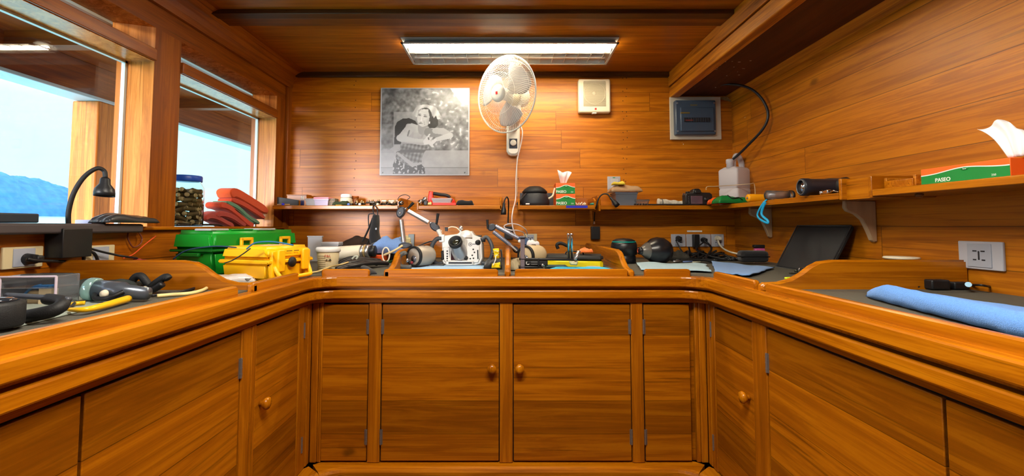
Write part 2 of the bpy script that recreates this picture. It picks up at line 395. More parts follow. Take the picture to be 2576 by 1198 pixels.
# curved cornice between the head beam and the ceiling
cpr = [(XI, 2.04)] + [(XI+.02+.10*(1-math.cos(t*PI/2/6)), 2.04+.11*math.sin(t*PI/2/6)) for t in range(0, 7)] + [(XI, 2.15)]
struct('trim_9', MB().prism([(x, YR, z) for x, z in cpr], (0, YB-YR, 0)), w_win)
def window(i, y0, y1):
    # head rail, vent frame with two slats, jamb linings, glass
    hd = struct('window_%d' % i, MB().bb(XI-.115, XI+.012, y0, y1, ZH, 1.85, .003), w_win); hd['kind'] = 'structure'
    m = MB()
    m.bb(XI-.16, XI-.075, y0, y1, 1.85, 1.857)
    sl = MB()                                     # mitred bevel frame round the slot, leaning outwards
    m.prism([(XI, y0, 1.945), (XI-.10, y0, 1.925), (XI-.10, y0, 1.945)], (0, y1-y0, 0))
    m.prism([(XI, y1, 1.85), (XI-.10, y1-.09, 1.85), (XI-.10, y1, 1.85)], (0, 0, .095))
    m.prism([(XI, y0, 1.85), (XI-.10, y0+.09, 1.85), (XI-.10, y0, 1.85)], (0, 0, .095))
    m.bb(XI-.106, XI-.10, y0, y1, 1.85, 1.877)
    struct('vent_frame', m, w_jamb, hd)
    s2 = MB().box((XI-.11, (y0+y1)/2, 1.896), (.03, y1-y0, .006), rot=Matrix.Rotation(.7, 3, 'Y')).box((XI-.13, (y0+y1)/2, 1.878), (.006, y1-y0, .046))
    struct('vent_slat', s2, w_darky, hd)
    jm = MB().bb(XI-.115, XI, y1-.001, y1+.001, ZS_, ZH).bb(XI-.115, XI, y0-.001, y0+.001, ZS_, ZH).bb(XI-.115, XI, y0, y1, ZH-.003, ZH)
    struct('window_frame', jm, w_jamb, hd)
    gk = MB().bb(XG-.008, XG+.008, y1-.012, y1-.001, ZS_, ZH-.003).bb(XG-.008, XG+.008, y0+.001, y0+.012, ZS_, ZH-.003).bb(XG-.008, XG+.008, y0, y1, ZH-.012, ZH-.003)
    struct('window_gasket', gk, mat('window_gasket', (190,205,205), .4), hd)
    struct('window_pane', MB().bb(XG-.003, XG+.003, y0+.002, y1-.002, ZS_, ZH-.004), glass, hd)
window(1, -.5, P0); window(2, P1, P2); window(3, -1.9, -.62)
# low soffit along the right wall with its rough two-piece beam
bx = 1.10
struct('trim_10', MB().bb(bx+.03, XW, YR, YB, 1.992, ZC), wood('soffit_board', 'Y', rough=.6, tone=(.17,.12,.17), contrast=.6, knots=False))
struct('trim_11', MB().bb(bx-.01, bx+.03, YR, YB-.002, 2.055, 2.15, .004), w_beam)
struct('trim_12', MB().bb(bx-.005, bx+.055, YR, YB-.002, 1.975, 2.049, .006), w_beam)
struct('trim_13', MB().prism([(XW-.035, YR, 1.992), (XW, YR, 1.992), (XW, YR, 1.95)], (0, YB-YR, 0)), w_beam)
# ragged gap with pale filler where the soffit meets the back wall
rg = random.Random(4); pts = [(1.17, 1.965)]
for i in range(9): pts.append((1.17+.035*i+.01*rg.random(), 1.955+.012*rg.random()))
pts += [(XW, 1.95), (XW, 1.985), (1.17, 1.985)]
struct('trim_14', MB().prism([(x, YB-.006, z) for x, z in pts], (0, .006, 0)), mat('pale_filler', (150,120,80), .9, noise_amt=.4, nscale=40))
# corner post on the left of the back wall
struct('trim_15', MB().bb(XI, XI+.02, YB-.05, YB, ZS_-.2, 2.04, .004), w_winz)

fk = MB(); rf = random.Random(9)
for u, v, w in ((1719, 363, .007), (1874, 296, .006), (1716, 359, .003)):
    q = W(u, v, Y=YB) if u < 1848 else W(u, v, X=XW)
    fk.box(q, (w*(1.6 if u > 1800 else .6), .0012, w*(.4 if u > 1800 else 1)) if u < 1848 else (.0012, w*2, w*.5))
for k in range(14):
    q = W(rf.uniform(1800, 1900), rf.uniform(150, 200), Z=1.992); fk.box(q, (rf.uniform(.003, .02), rf.uniform(.003, .006), .001))
struct('paint_fleck', fk, mat('paint_white', (205,200,190), .7), bpy.data.objects['wall_back'])
# ---------------------------------------------------------------- outside: sea, island, deck roof and rails
sea_m = mat('sea_water', (140,215,220), .25, bump=.6, bscale=.6)
tilt = math.radians(1.55)
D = 1500
def seaz(x, y): return -2.6 + (-x)*math.tan(tilt)
struct('floor_sea', MB().grid(lambda u, v: (-3.2-D*u**3, -D+2*D*v, seaz(-3.2-D*u**3, 0)), 30, 4), sea_m)['kind'] = 'structure'
isl = []
def island(x, y0, y1, hfun, nm, lab, m, depth=120):
    def fn(u, v):
        y = y0+(y1-y0)*u; h = hfun(u)*(math.sin(v*PI))**.8
        q = noise.fractal(Vector((u*9, v*4, 3.1)), .8, 2.1, 5)*.10+1
        return (x - depth*(v-.5), y, seaz(x, 0)-1+h*q)
    return solo(nm, lab, 'island', MB().grid(fn, 90, 24), m)
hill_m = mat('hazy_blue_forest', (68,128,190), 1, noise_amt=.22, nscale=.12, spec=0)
# the island seen through the first window, about 600 m off
def ang(u): return (CX-u)/F
X0 = -620
ya, yb_ = -X0/ang(-420), -X0/ang(166)
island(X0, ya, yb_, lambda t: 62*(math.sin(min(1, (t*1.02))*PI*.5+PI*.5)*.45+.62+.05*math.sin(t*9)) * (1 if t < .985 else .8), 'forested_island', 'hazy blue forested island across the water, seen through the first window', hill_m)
ya2, yb2 = -X0/ang(500), -X0/ang(640)
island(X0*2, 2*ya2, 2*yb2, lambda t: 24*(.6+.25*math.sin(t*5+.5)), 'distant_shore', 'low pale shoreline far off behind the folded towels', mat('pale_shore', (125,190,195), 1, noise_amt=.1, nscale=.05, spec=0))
# deck outside: planked overhang, fascia beam, posts, rail cap
w_out = wood('deck_roof_wood', 'Y', 'X', .11, 0, rough=.5, tone=(.72,.42,.5), contrast=.7, knots=False)
w_outb = wood('deck_beam_wood', 'Y', rough=.5, tone=(.55,.34,.45), contrast=.7, knots=False)
w_outp = wood('deck_post_sunlit_wood', 'Z', rough=.5, tone=(1.4,1.3,8), contrast=.7, knots=False)  # post wood lightened, bright sunlight put into its colour
struct('ceiling_deck', MB().bb(-3.1, XI-.16, -.45, 5.2, 2.12, 2.16), w_out)['kind'] = 'structure'
for k, y in enumerate((1.0, 2.2, 3.4, 4.6)):
    struct('trim_%d' % (20+k), MB().bb(-3.1, XI-.17, y, y+.07, 2.04, 2.12), wood('deck_rafter_wood', 'X', rough=.5, tone=(.4,.25,.35), knots=False))
struct('trim_30', MB().bb(-2.72, -2.62, -.45, 5.2, 1.92, 2.12, .005), w_outb)
struct('trim_31', MB().bb(-2.75, -2.60, -.45, 5.2, 1.898, 1.92, .004), mat('pale_painted_edge', (180,205,220), .5))
po = solo('deck_post', 'varnished wooden deck post outside the first window, right of the island', 'post', MB().bb(-2.77, -2.60, 2.71, 2.88, -.2, 1.898, .01), w_outp)
solo('deck_post', 'varnished wooden deck post farther aft, hidden mostly by the window pillar', 'post', MB().bb(-2.77, -2.60, 5.0, 5.17, -.2, 1.898, .01), w_outp)
# ---------------------------------------------------------------- ceiling lights
tube_m = mat('lit_fluorescent_tube', (1,1,1), .5, emit=(1.0, .86, .62), estr=175)
tube_off = mat('unlit_fluorescent_tube', (235,232,225), .3)
refl_m = mat('white_reflector', (200,200,196), .3, .5)
def ceiling_light(x0, x1, y0, y1, label, LP):
    cx, cy = (x0+x1)/2, (y0+y1)/2; hx, hy = (x1-x0)/2, (y1-y0)/2
    t = thing('ceiling_light', label, 'ceiling light', (cx, cy, ZC-.03))
    f = MB()
    for a in ((-hx, hx, -hy, -hy+.012), (-hx, hx, hy-.012, hy), (-hx, -hx+.012, -hy, hy), (hx-.012, hx, -hy, hy)): f.bb(a[0], a[1], a[2], a[3], -.004, .0)
    f.bb(-hx, hx, -hy, hy, .024, .029)
    part('frame', f, mat('grey_white_metal', (190,190,185), .4, .2), t)
    r = MB()
    for s in (-1, 1):                                 # curved long reflectors and a centre ridge
        r.grid(lambda u, v: (-hx+.012+(2*hx-.024)*u, s*(hy-.012)-s*.035*v, .0+.024*math.sin(v*PI/2)), 2, 6)
        r.grid(lambda u, v: (-hx+.012+(2*hx-.024)*u, s*.026*v, .001+.022*v*v), 2, 6)
    part('reflector', r, refl_m, t)
    for s in (-1, 1):
        part('tube', MB().cone((-hx+.03, s*.062, .011), (hx-.03, s*.062, .011), .012, n=14), tube_m if s < 0 else tube_off, t)
    n = 16
    for i in range(n):
        x = -hx+.012+(2*hx-.024)*(i+.5)/n
        part('louvre', MB().prism([(x-.001, -hy+.014, .0), (x-.001, -.004, .0), (x-.001, -.004, .016), (x-.001, -.05, .005), (x-.001, -.075, .005), (x-.001, -hy+.014, .014)], (.002, 0, 0)).prism([(x-.001, hy-.014, .0), (x-.001, .004, .0), (x-.001, .004, .016), (x-.001, .05, .005), (x-.001, .075, .005), (x-.001, hy-.014, .014)], (.002, 0, 0)), refl_m, t)
    if LP: area_light('added_fill_glow', (cx, cy, ZC-.036), (0,0,0), 2*hx-.1, .2, LP, (1.0, .93, .84))  # fill lamp, only under the added second fixture
    return t
ceiling_light(-.60, .612, 2.351, 2.677, 'long recessed fluorescent ceiling light with louvres above the wall fan', 0)
ceiling_light(-.60, .612, .55, .88, 'added unseen fluorescent ceiling light filling the middle of the cabin', 40)  # unseen fixture, put in as fill light for the cabin

# ---------------------------------------------------------------- built-in workbench: worktop, mouldings, fiddle rails, dividers
ZT = .893
XF, YF = .845, 1.88                 # cabinet fronts
def upath(off, r=.10, y_end=YR+.01):
    """U-shaped path along the cabinet fronts, offset towards the room by off, inner corners rounded"""
    x, y = XF-off, YF-off; P = [(-x, y_end)]; r = max(.02, r)
    for c, a0 in (((-x+r, y-r), PI), ((x-r, y-r), PI/2)):
        for k in range(9):
            a = a0 - PI/2*k/8; P.append((c[0]+r*math.cos(a), c[1]+r*math.sin(a)))
    P.append((x, y_end)); return P
def band(off, z0, z1, d=.06, rnd=.006, r=.10):
    """moulding profile: offset is measured from the path away from the room (left normal of the path)"""
    return [(d, z0), (rnd*.3, z0), (0, z0+rnd*.6), (0, z1-rnd), (rnd*.3, z1-rnd*.3), (rnd, z1), (d, z1)]
bench = thing('workbench', 'built-in U-shaped varnished wooden workbench with raised edge rails along three walls', 'workbench', (0, 2.2, .80))
def wpart(n, m, mt, par=bench, **k): return part(n, m, mt, par, world=True, **k)
top = MB()
P = upath(.035)
poly = [(-XW+.001, YR+.01)] + P[:1] + P[1:-1] + P[-1:] + [(XW-.001, YR+.01), (XW-.001, YB-.001), (-XW+.021, YB-.001)]
# three slabs of top so that the grain follows each run
def slab(poly, z0, z1): return MB().prism([(x, y, z0) for x, y in poly], (0, 0, z1-z0))
inn = upath(.03)
lp = [p for p in inn[:10]]; rp_ = [p for p in inn[10:]]; 
wpart('worktop', slab([(-XW+.021, YR+.01)] + lp + rp_ + [(XW-.001, YR+.01), (XW-.001, YB-.001), (-XW+.021, YB-.001)], .84, .888), w_x)
mp_ = upath(-.005)
matm = mat('grey_rubber_matting', (82,80,70), .75, bump=.5, bscale=260, noise_amt=.08, stretch=(1,1,1))
wpart('rubber_mat', slab([(-XW+.021, YR+.01)] + mp_ + [(XW-.001, YR+.01), (XW-.001, YB-.001), (-XW+.021, YB-.001)], .888, ZT), matm)
def runs(name, off, prof, r=.10):
    """one moulding in three runs with the right grain: left, back, right"""
    P = upath(off, r)
    k = 1+9
    c1 = 5; c2 = 1+9+4
    wpart(name, MB().sweep(P[:c1+1], prof), w_y)
    wpart(name, MB().sweep(P[c1:c2+1], prof), w_x)
    wpart(name, MB().sweep(P[c2:], prof), w_y)
runs('edge_rail', .04, band(.04, .847, .888))
runs('lower_rail', .03, band(.03, .796, .830, .05), .09)
runs('shadow_rail', .0, [(.05, .828), (0, .828), (0, .850), (.05, .850)], .06)
runs('top_rail', .003, [(.05, .774), (0, .774), (0, .797), (.05, .797)], .06)
# fiddle rails: low raised strips with rounded ends and gaps near the corners and dividers
ZF = .917
def fiddle(a, b, w=.020):
    a, b = Vector((*a, 0)), Vector((*b, 0)); d = (b-a).normalized(); L = (b-a).length; r = .012
    prof = [(0, .884), (0, ZF-r)] + [(r-r*math.cos(t), ZF-r+r*math.sin(t)) for t in (.4, .8, 1.2, PI/2)] + [(L-r+r*math.sin(t), ZF-r+r*math.cos(t)) for t in (.0, .4, .8, 1.2)] + [(L, ZF-r), (L, .884)]
    nrm = Vector((-d.y, d.x, 0))*w
    wpart('fiddle_rail', MB().prism([(a.x+d.x*s, a.y+d.y*s, z) for s, z in prof], nrm, .004), w_x if abs(d.x) > .5 else w_y)
fx = XF-.012; fy = YF-.012
for u0, u1 in ((808, 928), (965, 1253), (1295, 1580), (1622, 1738)):
    fiddle((W(u0, 690, Y=fy).x, fy), (W(u1, 690, Y=fy).x, fy))
def ys(u, sx): return sx*fx*F/(u-CX)
fiddle((-fx, YR+.02), (-fx, ys(607, -1))); fiddle((-fx, ys(641, -1)), (-fx, ys(757, -1)))
fiddle((fx, ys(1790, 1)), (fx, ys(1893, 1))); fiddle((fx, ys(1919, 1)), (fx, YR+.02))
# dividers: S-curved boards standing on the worktop from wall to front edge
def divider(kind, c, w=.026):
    # profile as (distance from the front edge, z)
    pr = [(0, .884), (0, .905), (.012, .914), (.06, .916), (.10, .926), (.135, .945), (.165, .968), (.195, .983), (.24, .989)]
    if kind == 'Y':                       # on the back run, running front to back at x = c
        pts = [(c, fy+d, z) for d, z in pr] + [(c, YB, .989), (c, YB, .884)]
        wpart('divider', MB().prism(pts, (w, 0, 0), .006), w_y)
    else:                                 # on a side run at y = c
        s = kind
        pts = [(s*(fx+d), c, z) for d, z in pr] + [(s*(XW-.001), c, .989), (s*(XW-.001), c, .884)]
        wpart('divider', MB().prism(pts, (0, w, 0), .006), w_x)
divider('Y', W(972, 690, Y=fy).x-.012); divider('Y', -.018); divider('Y', W(1590, 690, Y=fy).x-.014)
divider(-1, 1.425); divider(1, 1.44)

# ---------------------------------------------------------------- base cabinets
knob_m = wood('knob_wood', 'Z', rough=.22, tone=(.95,.95,.9), knots=False)
hinge_m = mat('steel_hinge', (150,150,150), .35, .8)
line_m = mat('dark_gap', (18,9,4), .9)
cabs = []
ZD0, ZD1 = .113, .766               # door bottom and top
def cab_frame(nm, label, loc): return thing(nm, label, 'cabinet', loc)
def cpart(root, kind, lo, hi, z0, z1, th, proud, m, name, bev=.003):
    """a board on a cabinet front: kind 'B' back run (lo..hi is x) or +-1 side run (lo..hi is y)"""
    mb = MB()
    if kind == 'B': mb.bb(lo, hi, YF-proud, YF-proud+th, z0, z1, bev)
    else:
        a, b = kind*(XF-proud), kind*(XF-proud+th); mb.bb(min(a, b), max(a, b), lo, hi, z0, z1, bev)
    return part(name, mb, m, root, world=True)
def knob(par, kind, c, z):
    m = MB(); p = (c, YF-.002, z) if kind == 'B' else (kind*(XF-.002), c, z); ax = (0,-1,0) if kind == 'B' else (-kind,0,0)
    m.lathe([(.010, 0), (.009, .006), (.016, .012), (.021, .020), (.0195, .028), (.008, .032), (.001, .0325)], p, ax, 10)
    part('knob', m, knob_m, par, world=True)
def hinge(par, kind, c, z, L=.062):
    m = MB(); p = Vector((c, YF-.003, z)) if kind == 'B' else Vector((kind*(XF-.003), c, z))
    m.cone(p-Vector((0,0,L/2)), p+Vector((0,0,L/2)), .0042, n=10)
    for k in (-.3, 0, .3): m.cone(p+Vector((0,0,k*L-.002)), p+Vector((0,0,k*L+.002)), .0048, n=10)
    if kind == 'B': m.bb(c-.008, c+.008, YF-.0015, YF, z-L/2, z+L/2)
    else: m.bb(kind*XF-.001-kind*.0008, kind*XF+.001-kind*.0008, c-.008, c+.008, z-L/2, z+L/2)
    part('hinge', m, hinge_m, par, world=True)
def door(root, kind, lo, hi, kn=None, hg=None, hz=(.672, .212), gap=True):
    m = w_door if kind == 'B' else w_doory
    if gap: cpart(root, kind, lo-.004, hi+.004, ZD0-.004, ZD1+.004, .004, -.0095, line_m, 'gap', 0)
    d = cpart(root, kind, lo, hi, ZD0, ZD1, .018, .0, m, 'door', .002)
    if kn is not None: knob(d, kind, kn, .50)
    if hg is not None:
        for z in hz: hinge(d, kind, hg, z)
    return d
def stile(root, kind, lo, hi): return cpart(root, kind, lo, hi, .106, .773, .025, .003, w_z, 'stile')
# back run: one cabinet with two big doors and two narrow ones
xb = lambda u: W(u, 900, Y=YF).x
cb = cab_frame('base_cabinet', 'varnished wooden base cabinet of the back wall with two wide and two narrow doors', (0, YF+.3, 0))
part('carcass', MB().bb(-XF+.03, XF-.03, YF+.02, YB-.002, .106, .772), w_door, cb, world=True)
door(cb, 'B', xb(961), xb(1255), xb(1238), xb(960)+.001)
door(cb, 'B', xb(1292), xb(1586), xb(1307), xb(1586))
door(cb, 'B', xb(811), xb(925), None, xb(925))
door(cb, 'B', xb(1621), xb(1736), None, xb(1620))
for a, b in ((927, 958), (1257, 1290), (1588, 1618)): stile(cb, 'B', xb(a), xb(b))
# narrow corner stiles in thin strips, rounded where the runs meet
for s in (-1, 1):
    for a, b in ((.795, .812), (.812, .842)):
        cpart(cb, 'B', min(s*a, s*b), max(s*a, s*b), .106, .773, .022, .001 if a < .8 else .004, w_z, 'corner_stile', .004)
# side runs
for s in (-1, 1):
    side = 'left side, standing below the windows' if s < 0 else 'right side, standing opposite the windows'
    cs = cab_frame('base_cabinet', 'varnished wooden base cabinet on the %s' % side, (s*(XF+.3), .6, 0))
    a, b = s*(XF+.02), s*1.497
    part('carcass', MB().bb(min(a, b), max(a, b), YR+.02, YF+.02, .106, .772), w_doory, cs, world=True)
    yy = lambda u: abs(XF*F/(u-CX))
    if s < 0: e = dict(n0=1.475, n1=1.765, kn=yy(668), h=1.80, d0=yy(237), d1=1.385, f=yy(228))
    else: e = dict(n0=1.528, n1=1.80, kn=yy(1872), h=1.822, d0=yy(2345), d1=1.438, f=yy(2354))
    door(cs, s, e['n0'], e['n1'], e['kn'] , None)
    door(cs, s, e['d0'], e['d1'], None, e['d1']+.002, hz=(.655, .2))
    door(cs, s, YR+.3, e['f'], None, None)
    stile(cs, s, e['d1']+.004, e['n0']-.004 if s > 0 else 1.44)
    if s < 0: stile(cs, s, 1.444, 1.470)
    cpart(cs, s, e['n1']+.004, 1.842, .106, .773, .02, .002, w_z, 'corner_stile', .004)
    cpart(cs, s, 1.844, 1.876, .106, .773, .02, .004, w_z, 'corner_stile', .004)
    for z in (.672, .212): hinge(cs, s, e['h']+.01, z)
# plinth: rounded rail that follows the whole run
plinth = thing('plinth', 'rounded wooden plinth rail running along the foot of all the cabinets', 'plinth', (0, 2.0, 0))
for P in (upath(.045, .13)[:6], upath(.045, .13)[5:15], upath(.045, .13)[14:]):
    part('rail', MB().sweep(P, [(.09, .05), (.004, .05), (0, .056), (0, .09), (.006, .1), (.018, .1045), (.09, .1045)]), w_x if len(P) == 10 else w_y, plinth, world=True)
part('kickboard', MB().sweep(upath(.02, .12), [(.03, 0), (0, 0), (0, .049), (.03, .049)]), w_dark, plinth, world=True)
# ---------------------------------------------------------------- wall shelves
ZS = 1.231; ST = .024                # shelf top and thickness
YS = YB-.23; XS = 1.29               # front edges: back run and right run
def shelf(label, x0, x1, ends, back=None):
    t = thing('wall_shelf', label, 'shelf', ((x0+x1)/2, YB-.1, ZS-ST))
    part('board', MB().bb(x0, x1, YS, YB, ZS-ST, ZS, .003), w_x, t, world=True)
    for x, h, w in ends:
        part('end_board', MB().prism([(x, YB, ZS-ST-.002), (x, YB, ZS+h), (x, YS+.05, ZS+h), (x, YS+.012, ZS+h*.75), (x, YS, ZS+h*.55), (x, YS, ZS-ST-.002)], (w, 0, 0), .003), w_y, t, world=True)
    if back: part('back_board', MB().bb(back[0], back[1], YB-.014, YB, ZS, ZS+back[2], .003), w_x, t, world=True)
    return t
sx = lambda u, y=None: W(u, 520, Y=YS if y is None else y).x
shelf('first wall shelf from the windows, crowded with small fittings and clear tubs', -1.47, sx(1004), [(sx(1004)-.012, .05, .014)], (-.86, sx(1004)-.01, .05))
shelf('short wall shelf behind the camera housing, holding a red box', sx(1052), sx(1262), [(sx(1048), .03, .012), (sx(1257), .055, .012)], (sx(1052), sx(1262), .07))
shelf('short wall shelf holding the two stacked tissue boxes', sx(1306), sx(1498), [(sx(1303), .045, .012), (sx(1495), .05, .013)])
t = thing('wall_shelf', 'corner wall shelf carrying the black camera and the white jerrycan', 'shelf', (1.2, YB-.1, ZS-ST))
x0 = sx(1510)
yc = 1.690
part('board', MB().prism([(x0, YB, ZS-ST), (x0, YS, ZS-ST), (XS, YS, ZS-ST), (XS, YB, ZS-ST)], (0, 0, ST)), w_x, t, world=True)
part('board', MB().bb(XS, XW, yc, YB, ZS-ST, ZS), w_y, t, world=True)
part('end_board', MB().prism([(x0-.01, YB, ZS-ST-.012), (x0-.01, YB, ZS+.065), (x0-.01, YS+.05, ZS+.065), (x0-.01, YS+.012, ZS+.05), (x0-.01, YS, ZS+.035), (x0-.01, YS, ZS-ST-.012)], (.014, 0, 0), .003), w_y, t, world=True)
part('end_board', MB().bb(XS, XW, yc-.015, yc, ZS-ST-.004, ZS+.055, .003), w_x, t, world=True)
t = thing('wall_shelf', 'right wall shelf nearest the camera, carrying the big tissue box', 'shelf', (1.4, 1.0, ZS-ST))
part('board', MB().bb(XS, XW, -.2, 1.535, ZS-ST, ZS, .003), w_y, t, world=True)
part('end_board', MB().bb(XS, XW, 1.535, 1.55, ZS-ST-.004, ZS+.05, .003), w_x, t, world=True)
part('spacer', MB().bb(XS+.02, XW, 1.55, yc-.015, ZS-ST-.004, ZS+.048), w_y, t, world=True)
# scrolled brackets below the right shelf
br_m = mat('pale_bracket_wood', (190,160,125), .7, noise_amt=.25, nscale=14, stretch=(1,1,.3))  # bracket wood paler than the shelf boards
for y, lab in ((2.50, 'pale scrolled shelf bracket in the corner, behind the blue strap'), (1.79, 'pale scrolled shelf bracket above the black folder')):
    z = ZS-ST-.001
    pts = [(XW-.001, z), (XW-.125, z), (XW-.127, z-.028), (XW-.118, z-.042), (XW-.085, z-.055), (XW-.058, z-.078), (XW-.045, z-.105), (XW-.032, z-.135), (XW-.022, z-.163), (XW-.012, z-.170), (XW-.001, z-.168)]
    solo('shelf_bracket', lab, 'bracket', MB().prism([(x, y, zz) for x, zz in pts], (0, .022, 0), .003), br_m)

# ---------------------------------------------------------------- wall fan
def rot_to(d):
    return Vector(d).to_track_quat('Z', 'Y').to_matrix().to_4x4()
wf = mat('fan_white', (236,232,222), .32); wm = mat('fan_cream', (226,214,182), .38); wire = mat('fan_wire', (235,232,225), .3)
bl_m = mat('fan_blade', (205,200,200), .2, trans=.35, ior=1.2)
hub_c = W(1272, 238, Y=2.52)
fan = thing('wall_fan', 'white wall-mounted fan with round wire cage under the ceiling light', 'fan', (W(1291, 360, Y=YB).x, YB-.03, 1.57))
fx_dir = Vector((-.62, -.72, -.10)).normalized()     # the fan looks left and towards the room
M4 = Matrix.Translation(hub_c) @ rot_to(fx_dir)
R = .222
def fpart(n, m, mt, par=fan, **k):
    bmesh.ops.transform(m.bm, matrix=M4, verts=m.bm.verts); return part(n, m, mt, par, world=True, **k)
g = MB(); g.tube([(R*math.cos(a*PI/18), R*math.sin(a*PI/18), 0) for a in range(36)], .005, closed=True, n=8, sub=2)
fpart('guard_rim', g, wf)
def spokes(front):
    m = MB(); n = 96; sg = 1 if front else -1
    for i in range(n):
        a = 2*PI*i/n; pts = []
        r0 = .045 if front else .055
        for k in range(7):
            t = k/6; r = R+(r0-R)*t; tw = .55*t*sg
            z = sg*(.052*math.sin(min(1, t*2.2)*PI/2) + .018*t) if t else 0
            pts.append((r*math.cos(a+tw), r*math.sin(a+tw), z))
        m.tube(pts, .00105, n=4, smooth=False)
    for rr, zz in ((.2, .028), (.12, .062)):
        m.tube([(rr*math.cos(a*PI/12), rr*math.sin(a*PI/12), sg*zz) for a in range(24)], .0012, closed=True, n=4, sub=2)
    return m
fpart('front_guard', spokes(True), wire); fpart('back_guard', spokes(False), wire)
badge = fpart('centre_cap', MB().lathe([(.050, .060), (.052, .066), (.048, .074), (.03, .079), (.001, .080)], n=40), wf)
fpart('red_badge', MB().bb(-.007, .007, -.008, .008, .0795, .0815), mat('badge_red', (205,40,45), .4), badge)
hb = fpart('hub', MB().lathe([(.036, -.03), (.036, .02), (.03, .032), (.001, .036)], n=28), wf)
for k in range(3):
    a0 = k*2*PI/3+.35
    def fn(u, v, a0=a0):
        r = .03+(.185-.03)*u; wd = .55+.55*math.sin(u*PI*.8); a = a0 + (v-.5)*wd*1.25 + u*.35
        return (r*math.cos(a), r*math.sin(a), -.006+.034*(v-.5)*(1.1-u*.4))
    fpart('blade', MB().grid(fn, 12, 10, .0016), bl_m)
fpart('motor_housing', MB().lathe([(.058, -.062), (.066, -.075), (.066, -.125), (.058, -.16), (.035, -.175), (.001, -.178)], n=32), wm)
sw = M4 @ Vector((0, 0, -.10)); bs = Vector((W(1291, 360, Y=YB).x, YB, 0))
nk = MB().tube([sw+Vector((0,0,-.03)), sw+Vector((0,.02,-.12)), (bs.x, YB-.08, W(1290, 320, Y=YB-.08).z)], lambda t: .026+.006*t, n=14)
fpart_w = lambda n, m, mt, par=fan, **k: part(n, m, mt, par, world=True, **k)
fpart_w('neck', nk, wf)
zt_, zb_ = W(1290, 308, Y=YB-.06).z, W(1290, 391, Y=YB-.06).z
hw = .045
bp = [(bs.x-hw, YB-.002, zt_), (bs.x-hw, YB-.002, zb_+.03), (bs.x-hw*.75, YB-.002, zb_+.01), (bs.x-.015, YB-.002, zb_), (bs.x+.015, YB-.002, zb_), (bs.x+hw*.75, YB-.002, zb_+.01), (bs.x+hw, YB-.002, zb_+.03), (bs.x+hw, YB-.002, zt_)]
base = fpart_w('base', MB().prism(bp, (0, -.062, 0), .012), wf)
zc = W(1292, 361, Y=YB-.065).z
fpart_w('control_panel', MB().bb(bs.x-.027, bs.x+.027, YB-.066, YB-.063, zc-.034, zc+.032), mat('panel_navy', (38,48,66), .4, noise_amt=.5, nscale=500), base)
fpart_w('dial', MB().lathe([(.021, 0), (.020, .012), (.017, .014), (.001, .0145)], (bs.x, YB-.066, zc+.003), (0,-1,0), 28).bb(bs.x-.002, bs.x+.002, YB-.085, YB-.078, zc-.012, zc+.02), wf, base)
wire_w = mat('white_cable', (222,210,208), .45)
def px(pts, y): return [W(u, v, Y=(y if not isinstance(y, (list, tuple)) else y[i])) for i, (u, v) in enumerate(pts)]
solo('hanging_cable', 'white power cord hanging from the wall fan down behind the shelves', 'cable', MB().tube(px([(1305,308),(1314,330),(1311,360),(1302,400),(1298,450),(1297,500),(1290,530),(1288,560),(1296,590),(1310,603)], [2.86,2.85,2.85,2.87,2.88,2.88,2.72,2.72,2.74,2.80]), .0042, n=8), wire_w)
solo('hanging_cable', 'thin second cord straight below the fan base', 'cable', MB().tube(px([(1300,391),(1301,440),(1301,495)], 2.905), .0028, n=6), mat('cream_cable', (215,185,150), .5))
solo('hanging_cable', 'looped white cord in front of the small wall lamp box', 'cable', MB().tube(px([(1326,590),(1323,578),(1305,566),(1285,563),(1270,567),(1270,574),(1285,579),(1302,580),(1318,586),(1322,598)], [2.86,2.8,2.76,2.76,2.77,2.77,2.76,2.76,2.8,2.86]), .0035, n=8), wire_w)

# ---------------------------------------------------------------- photo print
def ell(x, y, cx, cy, rx, ry, a=0):
    dx, dy = x-cx, y-cy; c, s = math.cos(a), math.sin(a); u = (dx*c+dy*s)/rx; v = (-dx*s+dy*c)/ry
    return u*u+v*v
def inpoly(x, y, P):
    r = False; j = len(P)-1
    for i in range(len(P)):
        if (P[i][1] > y) != (P[j][1] > y) and x < (P[j][0]-P[i][0])*(y-P[i][1])/(P[j][1]-P[i][1])+P[i][0]: r = not r
        j = i
    return r
def seg(x, y, ax, ay, bx_, by, r0, r1):
    t = max(0, min(1, ((x-ax)*(bx_-ax)+(y-ay)*(by-ay))/((bx_-ax)**2+(by-ay)**2))); d = math.hypot(x-ax-(bx_-ax)*t, y-ay-(by-ay)*t); return d/(r0+(r1-r0)*t)
ARCH = [(190,780),(195,540),(225,470),(300,425),(390,418),(470,455),(500,500),(500,780)]
BODY = [(350,500),(430,490),(520,520),(620,540),(720,560),(740,640),(690,720),(640,800),(600,880),(565,960),(560,1050),(400,1075),(300,1040),(215,960),(250,850),(275,780),(330,640)]
WRAP = [(270,770),(420,770),(560,790),(650,780),(640,830),(600,880),(565,960),(560,1050),(430,1080),(300,1030),(210,975),(222,880),(275,860)]
SKIRT = [(215,960),(300,1035),(430,1080),(560,1050),(600,1100),(612,1180),(180,1180),(175,1060)]
SCARF = [(430,355),(470,280),(530,238),(610,228),(700,250),(750,275),(822,400),(780,415),(745,380),(720,420),(680,330),(640,290),(560,275),(510,310),(490,410),(455,385)]
HAIR = [(680,440),(700,390),(740,380),(778,450),(775,520),(740,552),(660,555),(640,520)]
